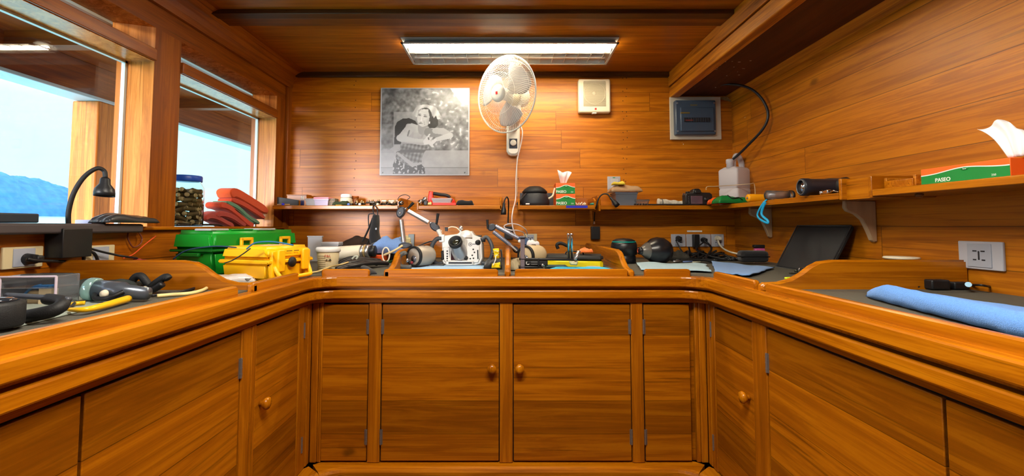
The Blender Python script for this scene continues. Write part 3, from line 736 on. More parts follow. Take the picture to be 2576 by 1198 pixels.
def shade(X, Y):
    """grey value of the print at X, Y in 0..1200 with Y downwards"""
    p = Vector((X/150, Y/150, 0)); n1_ = noise.fractal(p*1.3, .9, 2.2, 4); n2_ = noise.noise(p*3.4)
    g = .40 + .22*n1_ + .12*n2_ - .10*max(0, 1-X/500)*(1 if Y < 500 else 0) + .12*max(0, X/1200-.4)*(1 if Y < 300 else 0)
    if n2_ > .42 and X > 600 and Y < 850: g += .2
    if Y < 230 and X > 930 and (X-930)*1.0 > (Y)*.75: g = .93
    if Y > 860: g = .56+.05*n1_ if Y < 1090 else .50+.05*n1_
    if 1088 < Y < 1100: g = .38
    if 560 < Y < 900 and X < 190: g = g*.7+.12
    if 330 < Y < 800 and 175 < X < 620 and not inpoly(X, Y, ARCH): g = g*.35+.37
    if inpoly(X, Y, ARCH): g = .09
    if inpoly(X, Y, [(130,850),(200,790),(300,780),(310,830),(190,870)]): g = .55
    skin = lambda s: .62+.05*n1_-s
    if inpoly(X, Y, BODY): g = skin(.03*(1 if X < 450 else 0)) - .06*max(0, (Y-600)/200)
    if seg(X, Y, 560, 500, 570, 590, 55, 60) < 1: g = .50
    if seg(X, Y, 600, 570, 560, 680, 8, 14) < 1: g = .52
    if seg(X, Y, 400, 560, 290, 690, 62, 55) < 1: g = skin(.02)+.03
    if seg(X, Y, 390, 590, 370, 660, 10, 10) < 1: g = .36
    if seg(X, Y, 650, 610, 800, 640, 60, 45) < 1: g = .42
    if inpoly(X, Y, WRAP):
        s = math.sin(X*.12+Y*.03)+math.sin(Y*.09-X*.02); g = .37+.07*s+.05*n2_
        if 850 < Y < 890: g = .26
    if inpoly(X, Y, SKIRT): g = .13 + (.45 if noise.noise(Vector((X/28, Y/28, 5))) > .22 else 0)
    if seg(X, Y, 240, 900, 440, 1060, 16, 28) < 1 or seg(X, Y, 440, 1060, 560, 1035, 26, 12) < 1: g = .55+.08*math.sin(X*.2+Y*.3)
    if seg(X, Y, 265, 690, 450, 735, 45, 38) < 1 or seg(X, Y, 450, 735, 610, 745, 38, 34) < 1: g = .66-.12*max(0, (Y-735)/50)
    if seg(X, Y, 940, 655, 840, 600, 42, 45) < 1 or seg(X, Y, 840, 600, 740, 590, 45, 40) < 1: g = .60
    if seg(X, Y, 935, 660, 760, 710, 40, 26) < 1: g = .68
    for a in ((600,740,665,640,22,9),(620,745,690,690,20,9),(655,735,700,800,26,18),(690,790,722,815,14,6),(700,760,740,720,24,22),(640,760,600,770,18,14)):
        if seg(X, Y, *a) < 1: g = .74
    if seg(X, Y, 650, 690, 652, 710, 9, 9) < 1: g = .25
    if inpoly(X, Y, HAIR): g = .10+.04*n2_
    if inpoly(X, Y, SCARF): g = .66+.10*math.sin(X*.05+Y*.02)
    if ell(X, Y, 600, 400, 92, 128, .1) < 1:
        g = .12 if X > 645 or Y < 300 else .66
    if ell(X, Y, 578, 415, 82, 122, .12) < 1:
        g = .70 + .04*n2_ - .12*max(0, (X-590)/80)
        for e_ in ((528,380,24,7,.3),(606,398,26,8,.2),(545,470,10,8,0)):
            if ell(X, Y, *e_) < 1: g = .25
        if ell(X, Y, 525, 362, 26, 5, .2) < 1 or ell(X, Y, 606, 376, 28, 5, .2) < 1: g = .35
        if ell(X, Y, 542, 490, 30, 6, .1) < 1: g = .30
        if seg(X, Y, 560, 400, 548, 460, 5, 9) < 1: g = .80
        if seg(X, Y, 585, 455, 598, 510, 4, 4) < 1: g = .5
    if ell(X, Y, 660, 480, 12, 16) < 1: g = .8
    if ell(X, Y, 40, 1162, 9, 9) < 1 or ell(X, Y, 1138, 1162, 9, 9) < 1: g = .12
    if X < 14 or X > 1186 or Y < 12 or Y > 1188: g = .68
    return max(.03, min(.96, g))
pl, prr = W(960, 223, Y=YB), W(1181, 442, Y=YB)
NP = 200; bm_ = MB(); w_ = prr.x-pl.x; h_ = pl.z-prr.z
fr = thing('photo_print', 'square black and white photo print of a woman in a headscarf dancing', 'picture', (pl.x+w_/2, YB-.008, prr.z))
bm_.grid(lambda u, v: (pl.x+w_*u, YB-.0165, prr.z+h_*v), NP, NP)
pm = bpy.data.materials.new('printed_photo'); pm.use_nodes = True; nn = pm.node_tree.nodes
at_ = nn.new('ShaderNodeVertexColor'); at_.layer_name = 'ink'; pm.node_tree.links.new(at_.outputs[0], nn['Principled BSDF'].inputs['Base Color']); nn['Principled BSDF'].inputs['Roughness'].default_value = .38
ob = part('print', bm_, pm, fr, world=True)
ca = ob.data.color_attributes.new('ink', 'FLOAT_COLOR', 'POINT')
for i in range((NP+1)**2):
    u, v = (i % (NP+1))/NP, (i//(NP+1))/NP; g_ = shade(u*1200, (1-v)*1200)
    gl = .9*(.06+.88*g_)**2.0; ca.data[i].color = (gl*.96, gl*1.0, gl*1.12, 1)
part('backing_board', MB().bb(pl.x, prr.x, YB-.016, YB-.001, prr.z, pl.z, .002), mat('print_edge', (200,200,205), .4), fr, world=True)

# ---------------------------------------------------------------- speaker, fuse box, switch, sockets
a, b = W(1455, 198, Y=YB-.05), W(1537, 283, Y=YB-.05)
sp_ = thing('wall_speaker', 'square cream wall speaker with a ribbed grille to the right of the fan', 'speaker', ((a.x+b.x)/2, YB-.03, b.z))
cx, cz = (a.x+b.x)/2, (a.z+b.z)/2; hw, hh = (b.x-a.x)/2, (a.z-b.z)/2
part('housing', MB().bb(a.x, b.x, YB-.05, YB, b.z, a.z, .012), cream, sp_, world=True)
g = MB()
for k in range(22): g.bb(cx-hw*.68, cx+hw*.68, YB-.0535, YB-.049, cz-hh*.66+k*.0078+.006, cz-hh*.66+k*.0078+.0095)
g.bb(cx-hw*.7, cx+hw*.7, YB-.051, YB-.048, cz-hh*.64, cz+hh*.80)
gr_m = mat('grille_beige', (176,166,140), .55)
gp = part('grille', g, gr_m, sp_, world=True)
part('cone_ring', MB().tube([(cx+hw*.66*math.cos(t*PI/16), YB-.053, cz+.012+hw*.66*math.sin(t*PI/16)) for t in range(32)], .0022, closed=True, n=6, sub=2).ball((cx-.004, YB-.052, cz+.014), .013, 16, (1,.4,1)), mat('grille_light', (196,186,160), .5), gp, world=True)
part('red_badge', MB().bb(cx, cx+.012, YB-.053, YB-.049, b.z+.018, b.z+.03), _M['badge_red'], sp_, world=True)
part('pull_tab', MB().bb(cx-.016, cx+.014, YB-.045, YB-.02, b.z-.006, b.z+.001, .002), white, sp_, world=True)
a, b = W(1685, 244, Y=YB-.02), W(1815, 351, Y=YB-.02)
fb = thing('fuse_box', 'grey plastic fuse box on a pale board under the ceiling corner', 'fuse box', ((a.x+b.x)/2, YB-.03, b.z))
part('mounting_board', MB().bb(a.x, b.x, YB-.022, YB-.0065, b.z, a.z, .002), mat('pale_board', (205,200,185), .6, noise_amt=.06, nscale=9), fb, world=True)
c_, d_ = W(1698, 252, Y=YB-.06), W(1802, 339, Y=YB-.06)
fcase = part('case', MB().bb(c_.x, d_.x, YB-.065, YB-.022, d_.z, c_.z, .008), mat('case_blue_grey', (62,78,100), .3), fb, world=True)
part('cover', MB().bb(c_.x+.03, d_.x-.016, YB-.074, YB-.06, d_.z+.02, c_.z-.05, .006), mat('smoked_cover', (70,88,112), .12, trans=.2), fb, world=True)
m = MB()
for k in range(11): m.bb(c_.x+.05+k*.016, c_.x+.063+k*.016, YB-.079, YB-.072, (c_.z+d_.z)/2-.035, (c_.z+d_.z)/2-.006, .001)
brk = part('breaker_row', m, mat('breaker_dark', (30,34,44), .4), fb, world=True)
m = MB(); m.bb(c_.x+.03, c_.x+.09, YB-.078, YB-.072, (c_.z+d_.z)/2+.022, (c_.z+d_.z)/2+.03).bb(c_.x+.1, c_.x+.145, YB-.068, YB-.0655, c_.z-.038, c_.z-.033)
part('label_strip', m, mat('brass_label', (120,100,40), .5), fb, world=True)
m = MB(); m.bb(c_.x+.06, c_.x+.11, YB-.0795, YB-.0785, (c_.z+d_.z)/2-.026, (c_.z+d_.z)/2-.021)
part('red_strip', m, mat('dull_red', (140,50,45), .5), brk, world=True)
m = MB()
for x in (c_.x+.012, d_.x-.012):
    for z in (c_.z-.022, d_.z+.022): m.cone((x, YB-.069, z), (x, YB-.064, z), .006, n=12)
part('screw', m, mat('screw_grey', (150,155,165), .3, .6), fb, world=True)
# switch
a, b = W(1528, 444, Y=YB-.008), W(1561, 478, Y=YB-.008)
sw_ = thing('light_switch', 'grey wall light switch above the clear tub', 'switch', ((a.x+b.x)/2, YB-.005, b.z))
grey_sw = mat('socket_grey', (178,180,190), .4)
part('plate', MB().bb(a.x, b.x, YB-.009, YB, b.z, a.z, .003), grey_sw, sw_, world=True)
part('rocker', MB().bb(a.x+.022, b.x-.014, YB-.013, YB-.008, b.z+.012, a.z-.018, .002), mat('rocker_grey', (192,194,200), .35), sw_, world=True)
part('indicator', MB().bb((a.x+b.x)/2-.008, (a.x+b.x)/2+.008, YB-.0105, YB-.0085, a.z-.011, a.z-.006), mat('indicator_green', (40,150,80), .4), sw_, world=True)

def socket(label, c, axis, w, h, m_plate, sgn=-1, holes=True, group=None):
    """axis 'B' on the back wall, 'L'/'R' side walls; c centre"""
    rz = {'B': 0, 'L': PI/2, 'R': -PI/2}[axis]
    t = thing('power_socket', label, 'socket', c, rz, group)
    part('plate', MB().bb(-w/2, w/2, -.010, 0, -h/2, h/2, .003), m_plate, t)
    part('insert', MB().bb(-w*.27, w*.27, -.0125, -.008, -h*.42, h*.42, .0015), mat('socket_insert', (160,166,180), .4), t)
    if holes:
        m = MB()
        for x, z, a_, b_ in ((0, .0, .0045, .028), (-.012, .014, .012, .004), (.012, .014, .012, .004), (-.013, -.014, .010, .004), (.013, -.014, .010, .004)): m.bb(x-a_/2, x+a_/2, -.0131, -.012, z-b_/2, z+b_/2)
        part('pin_slot', m, mat('slot_black', (20,22,28), .6), t)
    return t
s0 = W(2472, 643, X=XW)
socket('single grey universal wall socket on the right wall above the charger', (XW, s0.y, s0.z), 'R', .132, .09, grey_sw)
for i, (u0, u1, lab) in enumerate(((1687, 1724, 'grey wall socket with a black plug, nearest the fan'), (1725, 1787, 'grey wall socket covered by a black power adapter'), (1788, 1820, 'grey wall socket with a cream plug, nearest the right wall'))):
    a, b = W(u0, 605, Y=YB), W(u1, 605, Y=YB)
    socket(lab, ((a.x+b.x)/2, YB, a.z), 'B', b.x-a.x-.002, .084, grey_sw, holes=(i != 1))
a, b = W(1728, 580, Y=YB), W(1766, 584, Y=YB)
solo('label_strip', 'thin white strip stuck to the wall above the row of sockets', 'label', MB().bb(a.x, b.x, YB-.003, YB, b.z, a.z, .001), white)
crs = mat('cream_socket', (205,190,150), .45)
for u, lab in ((52, 'cream wall socket with a black plug at the far left'), (247, 'cream wall socket behind the tangle of black leads on the left wall')):
    s0 = W(u, 648 if u < 100 else 640, X=XI)
    socket(lab, (XI, s0.y, s0.z), 'L', .112, .066, crs, holes=False)
a = W(1334, 592, Y=YB)
socket('cream wall socket half hidden behind the second strobe arm', (a.x, YB, a.z-.03), 'B', .09, .08, crs)
# moulded plugs
def plug(lab, p, d, m=black):
    t = MB(); p = Vector(p); d = Vector(d)
    t.cone(p, p+d*.028, .018, .014, n=16); s_ = d.cross(Vector((0,0,1))).normalized() if abs(d.z) < .9 else Vector((1,0,0))
    t.box(p+d*.034, (.022, .022, .022), .005)
    return solo('plug', lab, 'plug', t, m)
p = W(68, 652, X=XI+.012); plug('black plug in the far left wall socket', p, (1,0,0))
p = W(1706, 600, Y=YB-.013); plug('black plug in the wall socket nearest the fan', p, (0,-1,0))
p = W(1769, 604, Y=YB-.013); plug('black plug beside the power adapter in the middle socket', p, (0,-1,0))
p = W(1804, 600, Y=YB-.013); plug('cream plug in the wall socket nearest the right wall', p, (0,-1,0), cream)
a, b = W(1741, 590, Y=YB-.02), W(1756, 622, Y=YB-.02)
solo('power_adapter', 'black power adapter block plugged into the middle wall socket', 'adapter', MB().bb(a.x, b.x, YB-.05, YB-.014, b.z, a.z, .004), black)

# ---------------------------------------------------------------- gooseneck lamps on small black boxes
def gooseneck(label, box_c, box_d, neck, head, hd, hl=.085, r0=.011, r1=.021, rn=.0055):
    t = thing('gooseneck_lamp', label, 'lamp', (box_c[0], box_c[1], box_c[2]-box_d[2]/2))
    part('base_box', MB().box(box_c, box_d, .003), black, t, world=True)
    part('collar', MB().cone(neck[0]-Vector((0,0,.004)), neck[0]+Vector((0,0,.012)), .008, .006, n=14), chrome, t, world=True)
    part('neck', MB().tube(neck, rn, n=8), blackr, t, world=True)
    hd = Vector(hd).normalized(); p = Vector(head)
    h = part('lamp_head', MB().lathe([(r0*.7, 0), (r0, .006), (r0*1.1, hl*.35), (r1*.92, hl*.6), (r1, hl*.8), (r1, hl), (r1*.8, hl-.002), (r1*.78, hl-.012), (.001, hl-.014)], p, hd, 22), black, t, world=True)
    part('lens', MB().lathe([(r1*.76, 0), (r1*.6, .004), (.001, .006)], p+hd*(hl-.012), hd, 18), mat('lamp_lens', (190,195,205), .15, trans=.4), h, world=True)
    return t
# left lamp on the window wall
a, b = W(135, 575, X=XI+.03), W(208, 645, X=XI+.03)
zc = (a.z+b.z)/2
n0 = W(172, 566, X=XI+.03)
nk = [n0, W(173, 530, X=XI+.035), W(186, 485, X=XI+.045), W(212, 445, X=XI+.06), W(243, 424, X=XI+.08), W(262, 430, X=XI+.09), W(265, 447, X=XI+.095)]
gooseneck('black gooseneck lamp arching in front of the first window', (XI+.032, (a.y+b.y)/2, zc), (.06, abs(b.y-a.y), a.z-b.z), nk, nk[-1], W(262, 497, X=XI+.10)-nk[-1], .066, .014, .029, .007)
# middle lamp
n0 = W(1278, 564, Y=YB-.03)
nk = [n0, W(1279, 530, Y=YB-.06), W(1279, 505, Y=YB-.17), W(1275, 496, Y=YB-.2), W(1270, 503, Y=YB-.22), W(1268, 510, Y=YB-.225)]
a, b = W(1269, 570, Y=YB), W(1290, 602, Y=YB)
gooseneck('black gooseneck lamp folded down between two wall shelves', ((a.x+b.x)/2, YB-.019, (a.z+b.z)/2), (b.x-a.x, .036, a.z-b.z), nk, nk[-1], (-.05,0,-1), .075, .008, .017, .0045)
n0 = W(1495, 562, Y=YB-.03)
nk = [n0, W(1495, 545, Y=YB-.03), W(1497, 527, Y=YB-.1), W(1499, 523, Y=YB-.24), W(1506, 500, Y=YB-.255), W(1516, 489, Y=YB-.26), W(1528, 489, Y=YB-.27), W(1535, 497, Y=YB-.28)]
a, b = W(1485, 570, Y=YB), W(1507, 602, Y=YB)
gooseneck('black gooseneck lamp bending over the left end of the corner shelf', ((a.x+b.x)/2, YB-.019, (a.z+b.z)/2), (b.x-a.x, .036, a.z-b.z), nk, nk[-1], (.55,-.35,-.75), .07, .008, .016, .0045)
# ================================================================ things on the shelves
rnd = random.Random(11)
pcl = lambda n, c, r=.5: mat(n, c, r)
def sc(Y): return Y/F
def shelf_at(u, Y): return W(u, 500, Y=Y).x
def tubg(pts, r, **k): return MB().tube(pts, r, **k)
# ---- first shelf
x0, x1 = shelf_at(694, 2.80), shelf_at(750, 2.80)
solo('flat_board', 'dark grey tapered board leaning at the window end of the first shelf', 'board', MB().prism([(x0, 2.80, ZS+.001), (x0, 2.80, ZS+.062), (x1, 2.80, ZS+.04), (x1, 2.80, ZS+.001)], (0, .012, 0), .002), mat('slate_grey', (62,64,66), .6))
x0 = shelf_at(730, 2.87)
bx_ = thing('wooden_box', 'small open orange-brown wooden box behind the dark grey board', 'box', (x0+.07, 2.86, ZS))
part('wall', MB().bb(-.07, .06, -.035, .035, .001, .075, .003), w_x, bx_)
part('lip', MB().bb(-.072, .062, -.037, .037, .070, .078, .002), w_x, bx_)
for k, (u, c) in enumerate(((757.5, 'first'), (762, 'second'))):
    t = thing('small_bottle', ('left' if k == 0 else 'right') + ' one of two tiny white-capped bottles on the first shelf', 'bottle', (shelf_at(u+1, 2.74), 2.74, ZS), 0, 'tiny white-capped bottles')
    part('body', MB().lathe([(.0052, .001), (.0052, .03), (.004, .033), (.0035, .034)], n=16), mat('bottle_navy', (40,50,100), .3), t)
    part('cap', MB().lathe([(.0045, .034), (.0045, .060), (.001, .062)], n=16), white, t)
def tub(name, label, cx, cy, w, d, h, m, lid=None, lidm=None, cat='tub', rz=0, z=None, lh=.008):
    t = thing(name, label, cat, (cx, cy, ZS if z is None else z), rz)
    mb = MB(); k = .9
    P = [(-w/2*k, -d/2*k, .001), (w/2*k, -d/2*k, .001), (w/2*k, d/2*k, .001), (-w/2*k, d/2*k, .001)]; Q = [(-w/2, -d/2, h), (w/2, -d/2, h), (w/2, d/2, h), (-w/2, d/2, h)]
    kk = .92; I = [(x*kk, y*kk, h) for x, y, _ in Q]; J = [(x*.9, y*.9, .004) for x, y, _ in P]
    mb._add(P+Q+I+J, [(3,2,1,0)] + [(i, (i+1) % 4, 4+(i+1) % 4, 4+i) for i in range(4)] + [(4+i, 4+(i+1) % 4, 8+(i+1) % 4, 8+i) for i in range(4)] + [(8+i, 8+(i+1) % 4, 12+(i+1) % 4, 12+i) for i in range(4)] + [(12,13,14,15)], False)
    mb.bb(-w/2-.003, w/2+.003, -d/2-.003, -d/2+.001, h-.006, h+.001, .001).bb(-w/2-.003, w/2+.003, d/2-.001, d/2+.003, h-.006, h+.001, .001).bb(-w/2-.003, -w/2+.001, -d/2, d/2, h-.006, h+.001, .001).bb(w/2-.001, w/2+.003, -d/2, d/2, h-.006, h+.001, .001)
    part('body', mb, m, t)
    if lid: part('lid', MB().bb(-w/2-.004, w/2+.004, -d/2-.004, d/2+.004, h+.001, h+.001+lh, .003), lidm, t)
    return t
tub('plastic_tub', 'small clear lidded plastic tub at the middle of the first shelf', shelf_at(787, 2.75), 2.75, .062, .06, .036, frost, True, frost)
t = tub('plastic_tub', 'clear plastic tub with pink contents and lid on the first shelf', shelf_at(814, 2.75), 2.75, .088, .07, .040, mat('lilac_plastic', (215,205,235), .3, trans=.3), True, mat('pink_lid', (240,150,170), .45), lh=.012)
x0 = shelf_at(838, 2.76)
solo('card_box', 'small multicoloured card box beside the pink tub', 'box', MB().bb(x0-.018, x0+.024, 2.73, 2.79, ZS+.001, ZS+.046, .001), mat('mixed_print', (110,90,60), .5, noise_amt=.9, nscale=120))
t = thing('round_jar', 'white and cream round jar behind the green cloth on the first shelf', 'jar', (shelf_at(871, 2.80), 2.80, ZS))
part('body', MB().lathe([(.032, .001), (.038, .01), (.038, .045), (.034, .052), (.03, .054)], n=30), cream, t)
part('lid', MB().lathe([(.033, .055), (.034, .06), (.034, .073), (.028, .078), (.001, .079)], n=30), white, t)
def heap(name, label, cat, cx, cy, z, w, d, h, m, seed=0, rz=0, th=.004, fr=1.0):
    """a crumpled cloth or bag lying on a surface"""
    def fn(u, v):
        a, b = (u-.5)*2, (v-.5)*2; e = max(0, 1-max(abs(a), abs(b))**3)
        q = noise.noise(Vector((u*2.2*fr+seed, v*2.0*fr, seed*1.7)))+.28*abs(noise.noise(Vector((u*6*fr+seed, v*3*fr, seed*1.1)))); r = noise.noise(Vector((u*5+seed, v*4, 7.7)))
        k = 1-.08*r*0-.10*abs(noise.noise(Vector((a*1.3+seed, b*1.3, 2))))
        return (a*w/2*k, b*d/2*k, th+.001+h*e**.5*max(.06, .68+.5*q+.12*r))
    return solo(name, label, cat, MB().grid(fn, 30, 22, th), m, (cx, cy, z), rz, world=False)
heap('folded_cloth', 'dark green crumpled cloth on the first shelf below the round jar', 'cloth', shelf_at(860, 2.74), 2.74, ZS, .095, .07, .034, mat('olive_cloth', (46,58,34), .9), 3)
t = thing('round_jar', 'small brown jar behind the jumble of clamps', 'jar', (shelf_at(893, 2.84), 2.84, ZS))
part('body', MB().lathe([(.022, .001), (.024, .01), (.024, .05), (.02, .056)], n=24), mat('amber_brown', (120,62,18), .3), t)
part('lid', MB().lathe([(.025, .056), (.025, .068), (.001, .069)], n=24), mat('amber_lid', (150,80,25), .4), t)
solo('folded_paper', 'small yellow card at the shelf edge below the green cloth', 'card', MB().bb(shelf_at(845, 2.70), shelf_at(860, 2.70), 2.695, 2.74, ZS+.001, ZS+.004, .001), pcl('card_yellow', (225,175,40)))
# one kind of small clamp, in a jumble
cl0 = thing('small_clamp', 'small dark metal clamp in the jumble on the first shelf', 'clamp', (0, 0, ZS), 0, 'small clamps on the first shelf')
part('jaw', MB().box((0, 0, .010), (.034, .014, .012), .003), mat('gunmetal', (62,56,48), .35, .7), cl0)
part('screw_knob', MB().cone((0, 0, .016), (0, 0, .026), .0075, .006, n=10), mat('brass_dark', (150,120,80), .35, .7), cl0)
first = True
for k in range(22):
    x = shelf_at(884+k*5.5, 2.74); y = 2.71+.10*rnd.random(); z = ZS+(.012 if k % 3 == 1 else .0015)
    if first: cl0.location = (x, y, z); cl0.rotation_euler = (0, 0, rnd.random()*3); first = False
    else: dup(cl0, (x, y, z), rnd.random()*3)
for u, m, lab in ((877, pcl('part_blue', (90,120,190)), 'small blue plastic fitting in front of the jumble of clamps'), (905, white, 'small white plastic fitting among the clamps on the first shelf'), (950, cream, 'small cream plastic fitting at the right of the clamps'), (712, pcl('bead_blue', (50,50,220)), 'small bright blue cap at the window end of the first shelf')):
    x = shelf_at(u, 2.70); solo('plastic_fitting', lab, 'fitting', MB().lathe([(.008, .001), (.009, .006), (.007, .014), (.001, .015)], (x, 2.702, ZS), n=14), m)
for u0, u1, lab in ((698, 730, 'thin tan stick lying at the window end of the first shelf'),):
    solo('wooden_stick', lab, 'stick', tubg([(shelf_at(u0, 2.72), 2.72, ZS+.006), (shelf_at(u1, 2.72), 2.715, ZS+.006)], .0045, smooth=False), pcl('tan_wood', (180,140,90)))
t = thing('small_torch', 'small torch with a bright lens at the right end of the first shelf', 'torch', (shelf_at(1008, 2.67), 2.68, ZS))
part('body', MB().lathe([(.009, 0), (.009, .06), (.014, .072), (.014, .086)], (-.045, .06, .014), (.6,-.8,0), 20), black, t)
part('lens', MB().lathe([(.0125, 0), (.009, .003), (.001, .004)], (-.045+.6*.086, .06-.8*.086, .014), (.6,-.8,0), 18), chrome, t)
solo('bent_wire', 'bent dark wire arching above the small torch', 'wire', tubg([W(1000,503,Y=2.76), W(1006,494,Y=2.76), W(1020,490,Y=2.76), W(1031,496,Y=2.76), W(1025,502,Y=2.76)], .0022), black)
# ---- second shelf
t = thing('ball_clamp', 'pair of chrome ball clamps at the left end of the red box shelf', 'clamp', (shelf_at(1064, 2.72), 2.72, ZS))
part('ball', MB().ball((-.016, 0, .020), .019), chrome, t); part('ball', MB().ball((.010, .01, .040), .016), chrome, t)
part('body', MB().box((.018, 0, .016), (.026, .024, .030), .005).box((-.004, .005, .03), (.02, .016, .02), .004), mat('clamp_black', (40,38,36), .3, .5), t)
red = pcl('red_plastic', (225,45,25), .35)
x = shelf_at(1113, 2.80)
t = thing('tool_holder', 'red plastic tool holder with a black handle standing on the short shelf', 'tool holder', (x, 2.82, ZS))
part('tray', MB().prism([(-.09, 0, .001), (-.10, 0, .05), (-.092, 0, .10), (-.070, 0, .098), (-.066, 0, .056), (.06, 0, .054), (.075, 0, .04), (.088, 0, .001)], (0, .05, 0), .006), red, t)
part('handle', MB().tube([(-.065, .02, .086), (-.02, .018, .078), (.02, .018, .073), (.045, .02, .060)], lambda q: .011 if q < .85 else .009, n=12), blackr, t)
x = shelf_at(1112, 2.735)
tub('parts_tray', 'flat clear plastic tray lying between the red holder and the red box', x, 2.745, .12, .05, .040, frost, True, frost, cat='tray', lh=.006)
x = shelf_at(1118, 2.70)
solo('red_box', 'slim bright red box at the front edge of the short shelf', 'box', MB().bb(x-.073, x+.073, 2.694, 2.715, ZS+.001, ZS+.017, .002), red)
heap('fabric_strap', 'bunched black fabric strap at the right of the red box', 'strap', shelf_at(1170, 2.72), 2.73, ZS, .11, .07, .036, blackf, 5)
heap('yellow_sponge', 'small yellow rag between the ball clamps and the red box', 'rag', shelf_at(1081, 2.71), 2.715, ZS, .024, .03, .026, pcl('rag_cream', (215,195,130)), 9)
# ---- third shelf
x = shelf_at(1345, 2.80)
t = thing('dome_case', 'black domed neoprene case with a small white label on the third shelf', 'case', (x, 2.795, ZS))
part('dome', MB().lathe([(.094, .001), (.096, .02), (.092, .045), (.080, .075), (.060, .098), (.034, .113), (.001, .118)], n=36), mat('neoprene_black', (34,36,42), .55, bump=.2), t)
part('flap', MB().lathe([(.070, .085), (.079, .083), (.082, .092), (.064, .112), (.038, .127), (.001, .131)], n=30), blackr, t)
part('label', MB().bb(-.062, -.038, -.099, -.090, .006, .014, .001), white, t)
part('carry_strap', MB().tube([(-.03, -.05, .105), (-.08, -.06, .05), (-.115, -.06, .012), (-.09, -.08, .004)], .005, n=6), blackf, t)
solo('backing_card', 'dark grey upright sheet behind the domed case', 'sheet', MB().bb(shelf_at(1308, 2.90), shelf_at(1392, 2.90), 2.899, 2.905, ZS+.001, ZS+.093, .001), mat('slate_sheet', (48,52,62), .6))
solo('backing_card', 'square of brown card standing right of the tissue boxes', 'card', MB().bb(shelf_at(1449, 2.90), shelf_at(1474, 2.90), 2.897, 2.904, ZS+.001, ZS+.06, .001), mat('brown_card', (165,95,35), .7))
orange = pcl('box_orange', (246,104,30), .5); green = pcl('box_green', (0,128,52), .5); wht = pcl('print_white', (238,240,236), .5)
def tissue_box(label, loc, w, d, h, rz=0, txt='PASEO', tissue=None, scale=1):
    """front face looks along local -Y"""
    t = thing('tissue_box', label, 'tissue box', loc, rz, None)
    part('carton', MB().bb(-w/2, w/2, -d/2, d/2, .0008, h-.0004, .0015), orange, t)
    y = -d/2
    def wave(u): return h*(.50+.22*math.sin(u*2.6+.1)-.05*math.sin(u*9))
    n = 24
    xs = [(-w/2+.001+(w-.002)*i/n, i/n) for i in range(n+1)]
    part('green_band', MB().prism([(xs[0][0], y-.0002, .001), (xs[-1][0], y-.0002, .001)] + [(x, y-.0002, wave(u)) for x, u in reversed(xs)], (0, -.0004, 0)), green, t)
    part('white_stripe', MB().prism([(x, y-.0003, wave(u)+h*.005) for x, u in xs] + [(x, y-.0003, wave(u)+h*.06) for x, u in reversed(xs)], (0, -.0005, 0)), wht, t)
    xc = 0.04*w
    part('oval_badge', MB().lathe([(h*.085, 0), (h*.085, .0006)], (xc, y-.0006, h*.70), (0,-1,0), 24, sx=2.4), green, t)
    lettering('facial', h*.10, wht, t, (xc, y-.0015, h*.70), (PI/2, 0, 0), depth=.0002)
    lettering(txt, h*.32, wht, t, (-w*.22, y-.0008, h*.19), (PI/2, 0, 0), depth=.0003, bold=h*.006)
    lettering('250', h*.16, wht, t, (w*.34, y-.0008, h*.16), (PI/2, 0, 0), depth=.0003)
    return t
def tissue(label, loc, h, w, seed=1, lean=0, rz=0):
    def fn(u, v):
        a = (u-.5); f = math.sin(u*15+seed)*.16*(1-v*.4)
        wd = w*(.45+.75*v-.25*v*v*0)
        x = a*wd + lean*v*v*h; z = h*v*(1-.35*max(0, a)*v+.10*math.sin(u*7+seed)*v)
        return (x, f*w*(.3+.5*v)+.01*math.sin(v*4+seed), z+.001)
    return solo('tissue', label, 'tissue', MB().grid(fn, 28, 14, .0006), paper, loc, rz, world=False)
x = shelf_at(1423, 2.70)
tissue_box('lower of the two stacked small orange and green tissue boxes', (x, 2.755, ZS), .121, .115, .0725)
tissue_box('upper of the two stacked small orange and green tissue boxes', (x-.001, 2.757, ZS+.0730), .121, .115, .068)
tissue('white tissue pulled up out of the small tissue box stack', (x-.006, 2.75, ZS+.141), .080, .075, 2, lean=.08)
# small clip hanging at the side of the boxes
solo('plastic_clip', 'pale clip with a cord leaning at the left of the stacked tissue boxes', 'clip', MB().tube([W(1380,500,Y=2.70), W(1390,493,Y=2.70), W(1394,480,Y=2.72), W(1396,474,Y=2.73)], .006, n=8), cream)
solo('tape_strip', 'bright blue tape stuck to the front edge of the third shelf', 'tape', MB().bb(shelf_at(1424, YS), shelf_at(1478, YS), YS-.0015, YS-.0003, ZS-.016, ZS-.001), pcl('tape_blue', (18,40,190), .5))
for k in range(7):
    x = shelf_at(1452+k*3.6, 2.72); a = rnd.random()*3
    solo('small_plug_part', 'tiny cream plastic part in the pile right of the tissue boxes', 'part', MB().cone((x, 2.72+.02*rnd.random(), ZS+.006), (x+.014*math.cos(a), 2.72+.014*math.sin(a), ZS+.010+.012*rnd.random()), .0055, .004, n=8), cream, group='tiny cream parts beside the tissue boxes')
heap('rubber_band_pile', 'small green and yellow scrap at the right end of the third shelf', 'scrap', shelf_at(1491, 2.715), 2.72, ZS, .035, .03, .018, pcl('teal_scrap', (30,120,100)), 4)
